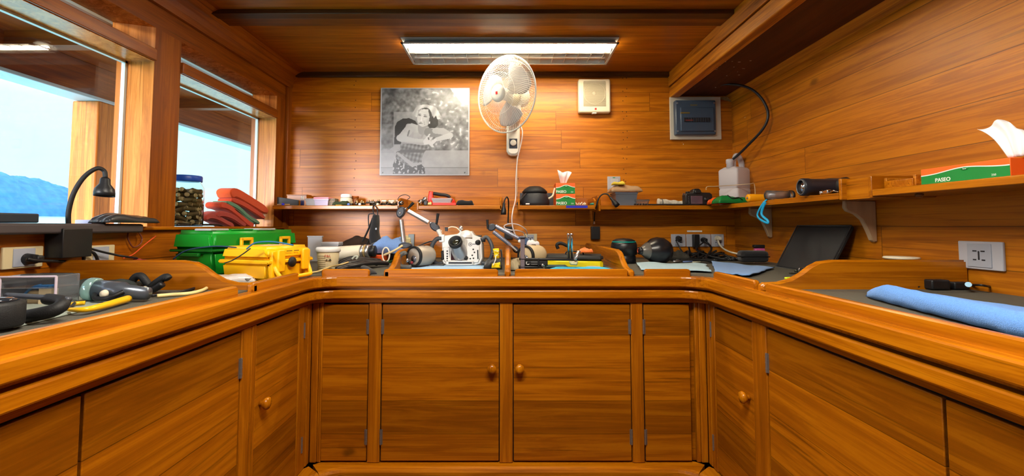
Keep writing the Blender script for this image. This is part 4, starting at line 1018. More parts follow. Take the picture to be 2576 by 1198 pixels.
# ---- corner shelf
x = shelf_at(1571, 2.76)
t = tub('plastic_tub', 'large clear plastic tub full of oddments under the crumpled bags', x, 2.78, .135, .14, .078, mat('smoky_clear', (150,160,175), .12, trans=.6, ior=1.15), True, mat('tub_rim', (120,135,165), .3, trans=.4), lh=.005)
part('contents', MB().box((0, 0, .030), (.10, .10, .045), .01), mat('grey_oddments', (80,84,92), .6, noise_amt=.8, nscale=90), t)
bagm = mat('crinkly_clear_bag', (225,190,150), .15, trans=.55, ior=1.2, bump=.8, bscale=90)
heap('plastic_bag', 'crumpled clear plastic bag on top of the large clear tub', 'bag', x+.002, 2.77, ZS+.0860, .20, .15, .055, bagm, 6, th=.001)
heap('folded_cloth', 'small yellow rag on the crumpled bag over the clear tub', 'rag', x-.045, 2.74, ZS+.128, .08, .06, .030, pcl('rag_yellow', (215,190,60), .8), 8)
x = shelf_at(1611, 2.74)
tub('plastic_tub', 'low clear tray of black fittings beside the large tub on the corner shelf', x, 2.76, .085, .11, .034, clear, True, clear, lh=.003)
for k in range(5):
    solo('black_fitting', 'small black fitting at the front of the low clear tray', 'fitting', MB().ball((shelf_at(1597+k*7, 2.70), 2.702, ZS+.0075), .0065, 10), black, group='small black fittings before the clear tray')
solo('long_case', 'long flat black strip case lying on the corner shelf', 'case', MB().bb(shelf_at(1622, 2.73), shelf_at(1758, 2.73), 2.72, 2.80, ZS+.001, ZS+.011, .003), black)
t = thing('rolled_glove', 'rolled whitish cloth lying left of the black camera', 'cloth roll', (shelf_at(1690, 2.80), 2.82, ZS))
part('roll', MB().tube([(-.085, .0, .026), (-.055, 0, .025), (0, .002, .022), (.05, .0, .019), (.09, -.002, .017)], lambda q: .024-.008*q+.0025*math.sin(q*23), n=14), mat('old_white_cloth', (205,200,185), .9, noise_amt=.3, nscale=60), t)
part('elastic_band', MB().tube([(-.06, .026*math.cos(a*PI/8), .024+.026*math.sin(a*PI/8)) for a in range(16)], .002, closed=True, n=6, sub=1), pcl('band_grey', (70,70,70)), t)
# SLR camera seen from behind
x = shelf_at(1760, 2.72)
cam_t = thing('camera', 'black single-lens camera with its screen facing out on the corner shelf', 'camera', (x, 2.755, ZS))
cb_ = mat('camera_black', (26,26,28), .5, bump=.25, bscale=500)
part('body', MB().prism([(-.070, -.03, .002), (-.084, -.03, .012), (-.086, -.03, .066), (-.078, -.03, .080), (-.040, -.03, .084), (-.034, -.03, .100), (-.022, -.03, .108), (.002, -.03, .108), (.012, -.03, .100), (.018, -.03, .084), (.070, -.03, .082), (.084, -.03, .070), (.086, -.03, .012), (.078, -.03, .002)], (0, .06, 0), .006), cb_, cam_t)
part('screen', MB().bb(-.054, .020, -.0335, -.0295, .010, .062, .002), mat('lcd_dark', (88,70,84), .12), cam_t)
part('eyepiece', MB().bb(-.028, .008, -.040, -.029, .076, .096, .005), blackr, cam_t)
part('grip', MB().bb(.060, .088, .0, .062, .004, .078, .010), blackr, cam_t)
part('lens', MB().lathe([(.034, .03), (.034, .075), (.036, .08), (.036, .10), (.032, .101), (.001, .098)], (-.01, 0, .046), (0,1,0), 28), cb_, cam_t)
part('control_pad', MB().lathe([(.015, .0295), (.015, .033), (.006, .0335), (.005, .0350), (.001, .0352)], (.044, 0, .040), (0,-1,0), 24), black, cam_t)
for z in (.016, .026, .036, .046, .056): part('button', MB().lathe([(.004, .029), (.0035, .032), (.001, .0322)], (-.066, 0, z), (0,-1,0), 12), darkgrey, cam_t)
part('mode_dial', MB().lathe([(.013, .082), (.013, .091), (.001, .092)], (-.060, 0, 0), n=18), black, cam_t)
part('strap_lug', MB().tube([(-.086+.006*math.cos(a), 0, .076+.006*math.sin(a)) for a in (0,1,2,3,4,5)], .0012, closed=True, n=5), chrome, cam_t)
# packet, cable, jerrycan
x = shelf_at(1838, 2.62)
bagp = heap('snack_packet', 'shiny orange and green foil packet lying right of the camera', 'packet', W(1838, 500, Y=2.55).x, 2.55, ZS, .19, .10, .052, mat('foil_green', (20,125,60), .25), 12)
heap('snack_packet', 'orange foil packet lying behind the green one next to the camera', 'packet', W(1812, 500, Y=2.64).x, 2.64, ZS, .13, .10, .066, mat('foil_orange', (240,95,30), .25), 15)
solo('black_cable', 'short black lead lying across the green foil packet', 'cable', tubg([W(1830,491,Y=2.52), W(1843,499,Y=2.50), W(1858,497,Y=2.50), W(1868,503,Y=2.50)], .003), black)
t = thing('jerrycan', 'translucent white plastic jerrycan with moulded handle in the shelf corner', 'jerrycan', (W(1851, 500, Y=2.76).x, 2.755, ZS), math.radians(30))
jm = mat('jerrycan_plastic', (212,212,222), .4, trans=.15, ior=1.3)
L_, Dp = .086, .066
def ring(w, d, z, r=.014):
    o = []
    for cx_, cy_, a0 in ((w-r, d-r, 0), (-w+r, d-r, PI/2), (-w+r, -d+r, PI), (w-r, -d+r, 3*PI/2)):
        for k in range(4): a = a0+PI/2*k/3; o.append((cx_+r*math.cos(a), cy_+r*math.sin(a), z))
    return o
mb = MB(); rings = [ring(L_-.006, Dp-.006, .001), ring(L_, Dp, .008), ring(L_, Dp, .10), ring(L_-.003, Dp-.003, .104), ring(L_-.003, Dp-.003, .110), ring(L_, Dp, .114), ring(L_, Dp, .222), ring(L_-.004, Dp-.004, .230), ring(L_-.018, Dp-.026, .244, .012), ring(L_-.03, Dp-.045, .248, .008)]
vs_ = [p for r_ in rings for p in r_]
mb._add(vs_, [(k*16+i, k*16+(i+1) % 16, (k+1)*16+(i+1) % 16, (k+1)*16+i) for k in range(len(rings)-1) for i in range(16)] + [tuple(reversed(range(16))), tuple(range(144, 160))])
part('body', mb, jm, t)
part('handle', MB().tube([(-.018, 0, .235), (-.014, 0, .285), (.008, 0, .322), (.040, 0, .318), (.064, 0, .282), (.074, 0, .225)], lambda q: .0135+.005*q, n=14), jm, t)
part('neck', MB().lathe([(.022, .235), (.020, .266), (.023, .268), (.023, .292), (.018, .295), (.001, .295)], (-.056, 0, 0), n=22), jm, t)
solo('black_hose', 'black cable curving from the ceiling corner down to the jerrycan', 'cable', MB().tube([W(1813,213,Y=2.70), W(1850,213,Y=2.64), W(1885,222,Y=2.57), W(1912,243,Y=2.51), W(1930,275,Y=2.475), W(1930,303,Y=2.475), W(1915,330,Y=2.51), W(1885,362,Y=2.59), W(1862,385,Y=2.67), W(1840,404,Y=2.72)], .0075, n=10), mat('hose_black', (22,26,36), .4))
t = solo('cable_gland', 'white connector fixing the black cable to the ceiling corner', 'connector', MB().cone(W(1797,207,Y=2.73), W(1815,210,Y=2.72), .014, .010, n=14).ball(W(1800,216,Y=2.74), .012, 12).box(W(1795,204,Y=2.735), (.034,.02,.018), .004), pcl('gland_white', (215,210,190)))
solo('string', 'pale string tied round the jerrycan and out to the camera', 'string', MB().tube([W(1776,478,Y=2.60), W(1779,470,Y=2.60), W(1800,469,Y=2.62), W(1845,466,Y=2.64), W(1885,463,Y=2.60), W(1897,463,Y=2.62), W(1900,490,Y=2.62)], .0022, n=6), pcl('string_cream', (215,195,160), .8))
# yellow torch, clear housings, big black torch on the right shelf
def on_r(u, X): return X*F/(u-CX)
t = thing('yellow_torch', 'small yellow cylindrical torch lying across the right shelf', 'torch', (1.30, 2.33, ZS), math.radians(4))
part('body', MB().lathe([(.018, 0), (.021, .004), (.021, .125), (.019, .130)], (-.015, 0, .0225), (1,0,0), 26), mat('torch_yellow', (245,165,15), .35), t)
part('end_button', MB().lathe([(.006, 0), (.005, .003), (.001, .0032)], (-.015, 0, .0225), (-1,0,0), 16), mat('button_grey', (120,120,130), .3), t)
t = thing('camera_filter_case', 'clear plastic tubes with a black cap beside the yellow torch', 'tube', (1.345, 2.17, ZS), math.radians(2))
part('body', MB().lathe([(.024, 0), (.024, .12)], (-.05, 0, .0255), (1,.05,0), 24), clear, t)
part('inner_tube', MB().lathe([(.014, .004), (.014, .11)], (-.05, 0, .0255), (1,.05,0), 18), silver, t)
part('cap', MB().lathe([(.026, .0), (.026, .012)], (.07, .006, .0255), (1,.05,0), 24), black, t)
solo('lens_cover', 'black dome cover resting behind the clear tubes', 'cap', MB().lathe([(.036, .001), (.036, .045), (.030, .056), (.001, .060)], (1.42, 2.30, ZS), n=26), black)
t = thing('dive_torch', 'large black dive torch with bright reflector lying across the right shelf', 'torch', (1.30, 1.87, ZS), math.radians(-6))
ax = (1, 0, 0); o = (-.035, 0, .0395)
part('body', MB().lathe([(.0305, .028), (.031, .001), (.033, 0), (.0375, .003), (.0385, .010), (.0385, .030), (.036, .036), (.034, .12), (.034, .165), (.028, .185), (.02, .19)], o, ax, 34), mat('torch_black', (30,32,42), .45, bump=.12), t)
rf_ = part('reflector', MB().lathe([(.031, .002), (.022, .012), (.010, .022), (.001, .024)], o, ax, 30), chrome, t)
part('bulb', MB().ball((o[0]+.012, 0, o[2]), .005, 10), white, rf_)
part('lens_ring', MB().tube([(o[0]+.001, .0315*math.cos(a*PI/12), o[2]+.0315*math.sin(a*PI/12)) for a in range(24)], .0022, closed=True, n=6, sub=1), mat('ring_grey', (120,125,130), .3, .6), t)
solo('shackle', 'small chrome shackle at the shelf edge below the black torch', 'shackle', MB().box((1.305, 1.772, ZS+.010), (.018, .03, .018), .004).ball((1.303, 1.80, ZS+.010), .0095, 12).tube([(1.305,1.755,ZS+.008),(1.30,1.73,ZS+.012),(1.305,1.71,ZS+.006)], .003, n=6), chrome)
solo('hose_reel', 'black coiled strap at the end of the black torch', 'strap', MB().lathe([(.012, 0), (.03, .002), (.032, .01), (.032, .022), (.012, .024)], (1.345, 1.745, ZS+.034), (.1,-1,0), 24), blackr)
solo('black_cable', 'thin black cable arching behind the black torch along the right wall', 'cable', tubg([W(2055,461,Y=2.0), W(2075,452,Y=1.95), W(2110,451,Y=1.88), W(2145,455,Y=1.79), W(2160,456,Y=1.74)], .0038), black)
t = solo('blue_lanyard', 'bright blue wrist strap hanging over the edge of the right shelf', 'strap', MB().tube([W(1928,503,X=1.29), W(1922,509,X=1.275), W(1913,522,X=1.27), W(1905,540,X=1.27), W(1912,552,X=1.27), W(1930,561,X=1.268), W(1931,555,X=1.27), W(1916,540,X=1.27), W(1920,520,X=1.272), W(1926,509,X=1.276)], .006, n=8, flat=.5), pcl('strap_blue', (20,160,215), .6))
# right-hand shelf
yb_ = W(2313, 440, X=XS+.01).y
bl = .245
tissue_box('large flat orange and green tissue box on the right wall shelf', (XS+.012+.06, yb_-bl/2, ZS), bl, .115, .049, -PI/2, tissue=1)
tissue('big white tissue pulled out of the large flat tissue box', (XS+.045, 1.125, ZS+.050), .100, .075, 4, lean=-.42, rz=-PI/2+.2)
a = W(2225, 455, Y=1.50)
ws = thing('wooden_tray', 'small rough wooden tray standing left of the large tissue box', 'tray', (1.42, 1.47, ZS))
part('base', MB().bb(-.09, .095, -.055, .055, .001, .010, .002), w_y, ws)
for s_ in (-1, 1): part('side', MB().bb(-.09, .095, s_*.055-.005, s_*.055+.005, .001, .040, .002), w_beam, ws)
part('end_piece', MB().bb(-.095, -.085, -.055, .055, .001, .028, .002), w_x, ws)
part('end_piece', MB().bb(.088, .096, -.055, .055, .001, .040, .002), w_x, ws)
solo('spot_fitting', 'small round fitting under the right shelf', 'light fitting', MB().lathe([(.010, 0), (.012, -.004), (.008, -.010), (.001, -.011)], (1.34, W(2313, 497, X=1.34).y, ZS-ST-.0002), n=16), mat('brass_fit', (120,80,40), .35, .6))
# ================================================================ things on the window sill
# jar of batteries
jc = Vector((-1.545, 2.035, ZS_)); jr = .075
def on_sill(u, X=-1.545): return X*F/(u-CX)
jr = (on_sill(504)-on_sill(440))*.5+.012; jc.y = on_sill(502)-jr
jr = .070
jc.y = on_sill(494)-jr
jar = thing('battery_jar', 'clear jar with a blue lid, filled with used batteries, on the window sill', 'jar', jc)
part('body', MB().lathe([(jr*.96, .001), (jr, .006), (jr, .185), (jr*.86, .205), (jr*.8, .212), (jr*.8, .222), (jr*.77, .222), (jr*.77, .210), (jr*.83, .203), (jr*.965, .183), (jr*.965, .006), (.001, .005)], n=40), mat('jar_clear', (240,248,248), .03, trans=1, ior=1.1), jar)
part('lid', MB().lathe([(jr*.86, .214), (jr*.88, .217), (jr*.88, .238), (jr*.84, .243), (.001, .244)], n=40), mat('lid_blue', (15,70,175), .4), jar)
bt = thing('battery', 'used battery packed in the blue-lidded jar', 'battery', jc, 0, 'batteries in the jar')
part('casing', MB().lathe([(.0108, -.024), (.0112, -.023), (.0112, .023), (.0104, .024)], n=14), mat('battery_dark', (118,98,62), .4, .3, noise_amt=.3), bt)
part('terminal', MB().lathe([(.0100, .0241), (.0098, .0255), (.0040, .0256), (.0038, .0275), (.001, .0276)], n=14), mat('battery_gold', (225,200,150), .4, .2), bt)
rb = random.Random(5); first = True; nb = 0
for lv in range(8):
    for k in range(7):
        a = -PI*.80 + PI*1.15*(k+(lv % 2)*.5)/7
        z = .016+lv*.0215+rb.random()*.003
        rr = jr*.965-.0295 - rb.random()*.002
        tilt_ = rb.uniform(-.25, .25); kind = rb.random()
        p = jc + Vector((rr*math.cos(a), rr*math.sin(a), z))
        if kind < .62: d = Vector((math.cos(a+rb.uniform(-.3,.3)), math.sin(a+rb.uniform(-.3,.3)), tilt_))
        else: d = Vector((-math.sin(a), math.cos(a), tilt_*2)); p = jc + Vector(((jr*.965-.014)*math.cos(a), (jr*.965-.014)*math.sin(a), z))
        q = d.normalized().to_track_quat('Z', 'Y')
        if first: o = bt; o.location = p; first = False
        else: o = dup(bt, p)
        o.rotation_mode = 'QUATERNION'; o.rotation_quaternion = q; nb += 1
# folded towels leaning against the window jamb
terry = lambda n, c: mat(n, c, .95, noise_amt=.12, nscale=300, bump=.9, bscale=500, sheen=.15)
def towel_wedge(label, px_, m, x0=-1.512, dep=.085, th=None):
    """px_: centre line of the folded towel in photo pixels at the plane x0; th in pixels"""
    pts = [W(u, v, X=x0) for u, v in px_]
    q = []
    for i in range(len(pts)-1):
        a, b, c, d = pts[max(i-1,0)], pts[i], pts[i+1], pts[min(i+2, len(pts)-1)]
        for k in range(5):
            t = k/5; q.append(.5*((2*b)+(c-a)*t+(2*a-5*b+4*c-d)*t*t+(3*b-a-3*c+d)*t**3))
    q.append(pts[-1]); up, dn = [], []
    for i, p in enumerate(q):
        d = (q[min(i+1, len(q)-1)]-q[max(i-1, 0)]).normalized(); n = Vector((0, -d.z, d.y)); e = min(1, i*.35+.45, (len(q)-1-i)*.35+.45)
        up.append(p+n*th*e); dn.append(p-n*th*e)
    return solo('folded_towel', label, 'towel', MB().prism(up+dn[::-1], (-dep, 0, 0), .006), m)
tr, to, tg, td = terry('towel_orange', (228,86,36)), terry('towel_rust', (205,68,34)), terry('towel_green', (98,150,122)), terry('towel_wine', (170,58,46))
towel_wedge('orange-red folded towel at the very top of the leaning stack', [(583,492),(598,486),(640,510),(676,533)], tr, th=.026)
towel_wedge('orange-red folded towel, second from the top of the leaning stack', [(585,503),(612,513),(645,533),(668,549)], to, th=.016)
towel_wedge('pale green folded towel in the middle of the leaning stack', [(572,509),(600,522),(630,548),(655,562)], tg, th=.013)
towel_wedge('green folded towel just under the pale green one, its fold showing', [(588,524),(615,545),(640,562)], terry('towel_green_dark', (80,134,108)), th=.009)
towel_wedge('rust folded towel with a loop of fold below the green towels', [(555,516),(575,520),(600,537),(625,560),(640,568)], to, th=.018)
towel_wedge('wine red folded towel curving down to the sill', [(545,545),(560,539),(585,545),(605,558),(620,568)], td, th=.016)
towel_wedge('wine red folded towel lowest in the stack, nearest the jar', [(518,553),(530,545),(550,549),(575,562),(590,569)], td, th=.014)
solo('black_cable', 'black cable lying along the sill below the battery jar', 'cable', tubg([W(446,566,X=-1.497), W(480,566,X=-1.495), W(545,566,X=-1.495), W(562,571,X=-1.492), W(572,576,X=-1.490)], .005), black)
# dark ledge board on the sill of the first window, and what lies on it
solo('ledge_board', 'dark padded ledge board along the sill of the first window', 'ledge', MB().bb(-1.50, -1.445, -.4, 1.72, 1.076, 1.110, .008), mat('ledge_grey', (66,60,62), .6))
solo('ledge_shelf', 'thin wooden sill board in front of both windows', 'sill board', MB().bb(-1.50, -1.478, 1.75, YB-.06, 1.085, 1.1, .004), w_y)
y0, y1 = -1.49*F/(-10-CX), -1.49*F/(88-CX)
solo('flat_case', 'flat black case at the far left end of the dark ledge', 'case', MB().bb(-1.585, -1.475, 1.05, y1, ZS_+.011, ZS_+.040, .004), mat('case_slate', (38,48,58), .4))
ya, yb2_ = -1.49*F/(231-CX), -1.49*F/(268-CX)
solo('paper_box', 'small pale blue box on the dark ledge behind the gooseneck lamp', 'box', MB().bb(-1.55, -1.49, ya, yb2_, ZS_+.001, ZS_+.024, .002), pcl('pale_blue_box', (170,180,215)))
heap('fabric_bag', 'black glossy pouch on the ledge at the foot of the window pillar', 'pouch', -1.462, 1.66, 1.1105, .075, .24, .034, mat('glossy_black_bag', (48,50,54), .3, bump=.4, bscale=60), 21)
solo('hanging_cable', 'thin brown cord loop hanging from the ledge below the pouch', 'cable', tubg([W(324,580,X=-1.49), W(322,600,X=-1.485), W(335,622,X=-1.48), W(352,615,X=-1.48), W(357,600,X=-1.485), W(347,582,X=-1.49)], .003), pcl('brown_cord', (110,50,30)))
solo('hanging_cable', 'black lead sagging from the far left plug along the wall', 'cable', tubg([W(68,652,X=-1.44), W(95,656,X=-1.44), W(150,658,X=-1.46), W(205,660,X=-1.46), W(212,640,X=-1.46), W(228,633,X=-1.46), W(240,642,X=-1.46), W(247,660,X=-1.47)], .005), black)
solo('hanging_cable', 'black lead running right from the gooseneck lamp box', 'cable', tubg([W(210,620,X=-1.47), W(250,632,X=-1.465), W(285,640,X=-1.46), W(310,645,X=-1.45), W(345,650,X=-1.45)], .004), black)
solo('hanging_cable', 'thin orange cord beside the green toolbox', 'cable', tubg([W(310,650,X=-1.48), W(335,640,X=-1.48), W(365,615,X=-1.48), W(392,594,X=-1.48)], .0022), pcl('cord_orange', (225,80,30)))

# ================================================================ things on the worktop
def B(u, v, z=0): return W(u, v, Z=ZT+z)
# ---- left of the left divider
t = thing('display_case', 'clear hard plastic box with papers and leads in it at the left', 'box', B(100, 768)); bxl = (.062, .045)
t.rotation_euler = (0, 0, .12)
m = MB(); w2, h2 = .064, .078
for c, d in (((0,0,.0015),(2*w2,.07,.003)), ((0,0,h2),(2*w2,.07,.003)), ((-w2,0,h2/2),(.003,.07,h2)), ((w2,0,h2/2),(.003,.07,h2)), ((0,.035,h2/2),(2*w2,.003,h2)), ((0,0,h2*.62),(2*w2,.07,.002))): m.box(c, d, .001)
part('shell', m, clear, t)
m = MB()
for a_, b_ in (((-w2,-.035,0),(-w2,-.035,h2)), ((w2,-.035,0),(w2,-.035,h2)), ((-w2,-.035,h2),(w2,-.035,h2)), ((-w2,-.035,.002),(w2,-.035,.002))): m.cone(a_, b_, .003, n=8)
part('rim', m, mat('rim_lilac', (205,190,205), .3), t)
part('label_card', MB().bb(.012, .042, -.020, .0, .004, .046, .001), pcl('label_cream', (225,205,165)), t)
part('label_card', MB().bb(-.022, .008, -.010, .01, .004, .038, .001), pcl('label_tan', (200,180,140)), t)
part('blue_cap', MB().bb(-.004, .030, -.016, .004, .047, .054, .002), pcl('cap_blue', (40,110,170)), t)
part('blue_lead', MB().tube([(-.045,-.01,.006), (-.03,-.012,.026), (-.012,-.012,.046), (.01,-.01,.055)], .003, n=8), pcl('lead_blue', (60,110,160)), t)
p = B(330, 746)
solo('flat_tray', 'pale grey flat board lying under the clutter at the left', 'board', MB().prism([B(33,828), B(320,757), B(250,742), B(40,770)], (0,0,.006), .002), mat('pale_grey_board', (150,160,150), .5))
p = B(-5, 835, .007)
t = thing('lens_port', 'big black lens port cut by the left frame edge', 'lens', (p.x-.045, p.y+.03, p.z))
part('barrel', MB().lathe([(.040, .001), (.043, .006), (.043, .045), (.040, .050), (.036, .052), (.001, .051)], n=34), blackr, t)
part('glass', MB().lathe([(.034, .0525), (.024, .058), (.001, .061)], n=28), mat('lens_glass', (30,40,50), .05, coat=1), t)
t = thing('clamp_arm', 'black curved camera grip lying in front of the clear box', 'grip', B(78, 806, .007))
part('grip', MB().tube([(-.05,0,.02), (-.03,-.01,.010), (.01,-.012,.012), (.05,0,.022), (.045,.02,.035), (.0,.03,.04)], lambda q: .014-.004*abs(q-.5), n=12), blackr, t)
part('knob', MB().lathe([(.010, 0), (.011, .008), (.001, .010)], (-.05, -.012, .026), (0,-1,.2), 14), cream, t)
part('bar', MB().tube([(-.09,.03,.048), (.0,.025,.044), (.06,.02,.040)], .006, n=8), darkgrey, t)
t = thing('dive_torch', 'grey metallic torch with a pale green lens rim at the left', 'torch', B(272, 756, .0065))
part('body', MB().lathe([(.026, .02), (.026, .085), (.020, .095), (.017, .15)], (-.055, 0, .031), (.95,.12,-.10), 26), mat('torch_grey', (96,104,116), .28, .6), t)
part('lens_ring', MB().lathe([(.029, 0), (.031, .004), (.031, .02), (.027, .022)], (-.055, 0, .031), (.95,.12,-.10), 26), mat('rim_green', (150,190,190), .15, .5), t)
part('trigger', MB().tube([(-.02,-.018,.02), (-.005,-.03,.010), (.03,-.03,.012), (.05,-.01,.025)], .006, n=8), black, t)
part('switch', MB().lathe([(.011, 0), (.009, .006), (.001, .008)], (.014, -.026, .022), (0,-1,.1), 14), cream, t)
ya_, yb3 = B(165, 778, .007), B(325, 752, .007)
solo('yellow_tube', 'bent yellow cable at the front of the left clutter', 'cable', tubg([B(175,779,.013), B(215,779,.013), B(262,769,.013), B(322,752,.013)], lambda q: .0085*(.55+.6*q) , n=10), pcl('cable_yellow', (232,178,12), .35))
solo('yellow_tube', 'short yellow lead tip pointing at the grey torch', 'cable', tubg([B(160,770,.012), B(190,764,.012), B(214,762,.012)], .005), _M['cable_yellow'])
t = thing('clamp_arm', 'black jointed clamp arm in front of the left divider', 'clamp', B(370, 738, .001))
part('arm', MB().tube([(-.055,0,.02), (-.04,0,.048), (-.02,.0,.052), (.0,0,.03), (.012,0,.022), (.03,0,.034), (.055,.0,.050), (.065,0,.044)], lambda q: .011, n=10), blackr, t)
part('jaw', MB().tube([(-.06,-.01,.03), (-.03,-.012,.012), (.02,-.012,.010), (.055,-.01,.03)], .010, n=10), black, t)
part('knob', MB().lathe([(.011, 0), (.009, .010), (.001, .012)], (.01, -.02, .014), (0,-1,0), 14), cream, t)
solo('dark_case', 'long dark case lying at the back of the left worktop', 'case', MB().bb(-1.492, -1.375, .80, 1.40, ZT+.001, ZT+.060, .012), mat('case_dark_blue', (22,28,38), .5))
heap('fabric_bag', 'dark green-grey pouch behind the grey torch', 'pouch', -1.25, 1.345, ZT, .22, .11, .060, mat('pouch_dark', (42,48,46), .8), 31)
rc = random.Random(8)
for k, (pp, lab) in enumerate((([(160,752),(195,742),(225,736),(262,742)], 'thin black lead between the clear box and the grey torch'), ([(120,790),(150,770),(175,775),(190,760)], 'black lead curling round the tip of the yellow cable'), ([(380,744),(430,738),(480,728),(520,712)], 'black cable end running toward the pale looped cord'))):
    solo('black_cable', lab, 'cable', tubg([B(u, v, .013 if k < 2 else .006) for u, v in pp], .004), black)
solo('looped_cord', 'pale cream cord end lying near the front rail of the left worktop', 'cord', tubg([B(395,745,.006), B(430,742,.006), B(480,738,.006), B(515,728,.006), B(524,716,.006), B(512,708,.006)], .0055), pcl('cord_cream', (225,205,140)))
# ---- green toolbox
gy = 2.10
a, b = B(424, 690), B(748, 690)
gm = mat('toolbox_green', (10,135,32), .35, bump=.03); gmd = mat('toolbox_green_dark', (6,105,24), .38)
fl = Vector((-1.283, 1.74, ZT))     # front-left lower corner
tb = thing('toolbox', 'large green plastic toolbox with yellow latches and clear lid compartments', 'toolbox', (-1.245, 2.03, ZT), 0)
# the long side runs away from the camera to the right; local X = long axis
L1, D1, H1 = .50, .215, .135
tb.rotation_euler = (0, 0, math.radians(77)); ROOTS[tb.name] = Matrix.Translation(Vector((-1.242, 2.017, ZT))) @ Matrix.Rotation(math.radians(77), 4, 'Z'); tb.location = (-1.242, 2.017, ZT)
def trap(w0, d0, w1, d1, z0, z1, bev=.01):
    m = MB(); v = [(-w0/2,-d0/2,z0),(w0/2,-d0/2,z0),(w0/2,d0/2,z0),(-w0/2,d0/2,z0),(-w1/2,-d1/2,z1),(w1/2,-d1/2,z1),(w1/2,d1/2,z1),(-w1/2,d1/2,z1)]
    bv, fs = m._add(v, [(3,2,1,0),(4,5,6,7),(0,1,5,4),(1,2,6,5),(2,3,7,6),(3,0,4,7)], False)
    if bev:
        r = bmesh.ops.bevel(m.bm, geom=list({e for f in fs for e in f.edges}), offset=bev, segments=3, affect='EDGES', clamp_overlap=True)
        for f in r['faces']: f.smooth = True
    return m
part('tub', trap(L1*.90, D1*.86, L1*.96, D1*.94, .001, H1*.78, .012), gm, tb)
lidp = part('lid', trap(L1, D1, L1*.97, D1*.92, H1*.79, H1*1.42, .018), gm, tb)
part('rim', trap(L1*1.01, D1*1.02, L1*1.01, D1*1.02, H1*.76, H1*.84, .004), gmd, tb)
for x, w_ in ((-.195, .09), (.06, .11)):
    part('compartment_lid', MB().bb(x-w_/2, x+w_/2, -D1*.40, -D1*.02, H1*1.40, H1*1.47, .004), frost, lidp)
part('lid_rib', MB().bb(-.15, .22, .0, D1*.36, H1*1.41, H1*1.455, .006), gmd, lidp)
part('lid_rib', MB().bb(-.14, -.02, -D1*.40, -D1*.06, H1*1.41, H1*1.45, .006), gm, lidp)
yel = mat('latch_yellow', (250,188,8), .35)
for x in (-.09, .14):
    m = MB(); z0_, z1_ = H1*.62, H1*1.18; y = -D1*.52
    m.bb(x-.033, x+.033, y-.012, y, z0_, z0_+.022, .003).bb(x-.033, x-.021, y-.012, y, z0_, z1_, .003).bb(x+.021, x+.033, y-.012, y, z0_, z1_, .003).bb(x-.033, x+.033, y-.012, y, z1_-.014, z1_, .003)
    part('latch', m, yel, tb)
part('side_latch', MB().bb(L1*.5, L1*.5+.012, -.02, .03, H1*.7, H1*1.0, .003), yel, tb)
part('end_handle', MB().bb(-L1*.5-.010, -L1*.5+.004, -.05, .05, H1*.62, H1*.74, .004), gmd, tb)
# ---- yellow hard case
yb4 = B(672, 700)
yc_m = mat('case_yellow', (250,186,10), .38, bump=.03)
t = thing('hard_case', 'yellow hard plastic case with a black round badge in front of the toolbox', 'case', (-.983, 1.775, ZT), math.radians(72.5))
ROOTS[t.name] = Matrix.Translation(Vector(t.location)) @ Matrix.Rotation(math.radians(72.5), 4, 'Z')
Lc, Dc, Hc = .229, .239, .107
part('base', trap(Lc*.92, Dc*.9, Lc*.97, Dc*.96, .001, Hc*.62, .010), yc_m, t)
part('rim', trap(Lc*1.02, Dc*1.04, Lc*1.02, Dc*1.04, Hc*.60, Hc*.74, .004), yc_m, t)
lidp = part('lid', trap(Lc, Dc, Lc*.95, Dc*.90, Hc*.75, Hc*1.22, .012), yc_m, t)
for x in (-.085, .085): part('rib', MB().bb(x-.012, x+.012, -Dc*.5-.006, -Dc*.5+.01, Hc*.10, Hc*1.05, .003), yc_m, t)
for x in (-.062, .062): part('latch', MB().bb(x-.017, x+.017, -Dc*.5-.018, -Dc*.5-.002, Hc*.30, Hc*1.10, .005), yc_m, t)
part('handle', MB().tube([(-.085,-Dc*.5-.004,Hc*.5), (-.08,-Dc*.5-.022,Hc*.20), (-.06,-Dc*.5-.030,.012), (.06,-Dc*.5-.030,.012), (.08,-Dc*.5-.022,Hc*.20), (.085,-Dc*.5-.004,Hc*.5)], .008, n=10), yc_m, t)
part('badge', MB().lathe([(.020, 0), (.020, .004), (.001, .0042)], (.0, -Dc*.5-.004, Hc*.62), (0,-1,0), 26), blackr, t)
part('label_text', MB().bb(-.040, -.035, -Dc*.5-.005, -Dc*.5-.003, Hc*1.0, Hc*1.06).bb(-.028, .0, -Dc*.5-.005, -Dc*.5-.003, Hc*1.02, Hc*1.05).bb(.01, .035, -Dc*.5-.005, -Dc*.5-.003, Hc*1.02, Hc*1.05), mat('ink_brown', (110,70,20), .6), lidp)
part('lid_label', MB().bb(-.02, .07, -.03, .02, Hc*1.215, Hc*1.228, .002), mat('lid_label_grey', (200,190,195), .4), lidp)
for pp, lab, m_, r_ in (([(436,652),(470,630),(535,620),(585,622),(620,627)], 'dark thin cord lying over the left side of the green toolbox', mat('cord_navy', (24,54,84), .5), .0028), ([(620,627),(640,612),(670,608),(700,610),(738,617)], 'thin blue cord draped between toolbox and yellow case', mat('cord_blue', (40,104,150), .5), .0028), ([(630,625),(610,640),(585,655),(565,662)], 'thin dark cord hanging over the end of the yellow case', black, .0022)):
    yy_ = {436: 1.70, 620: 1.60, 630: 1.58}[pp[0][0]]
    ypts = [yy_]*len(pp)
    solo('thin_cord', lab, 'cord', tubg([W(u, v, Y=ypts[i]) for i, (u, v) in enumerate(pp)], r_, n=6), m_)
heap('plastic_bag', 'crumpled white plastic bag in front of the green toolbox', 'bag', B(560,712).x, B(560,712).y, ZT, .22, .13, .050, mat('bag_white', (232,226,222), .25, trans=.2, bump=.6, bscale=70), 41, rz=.5, th=.001)
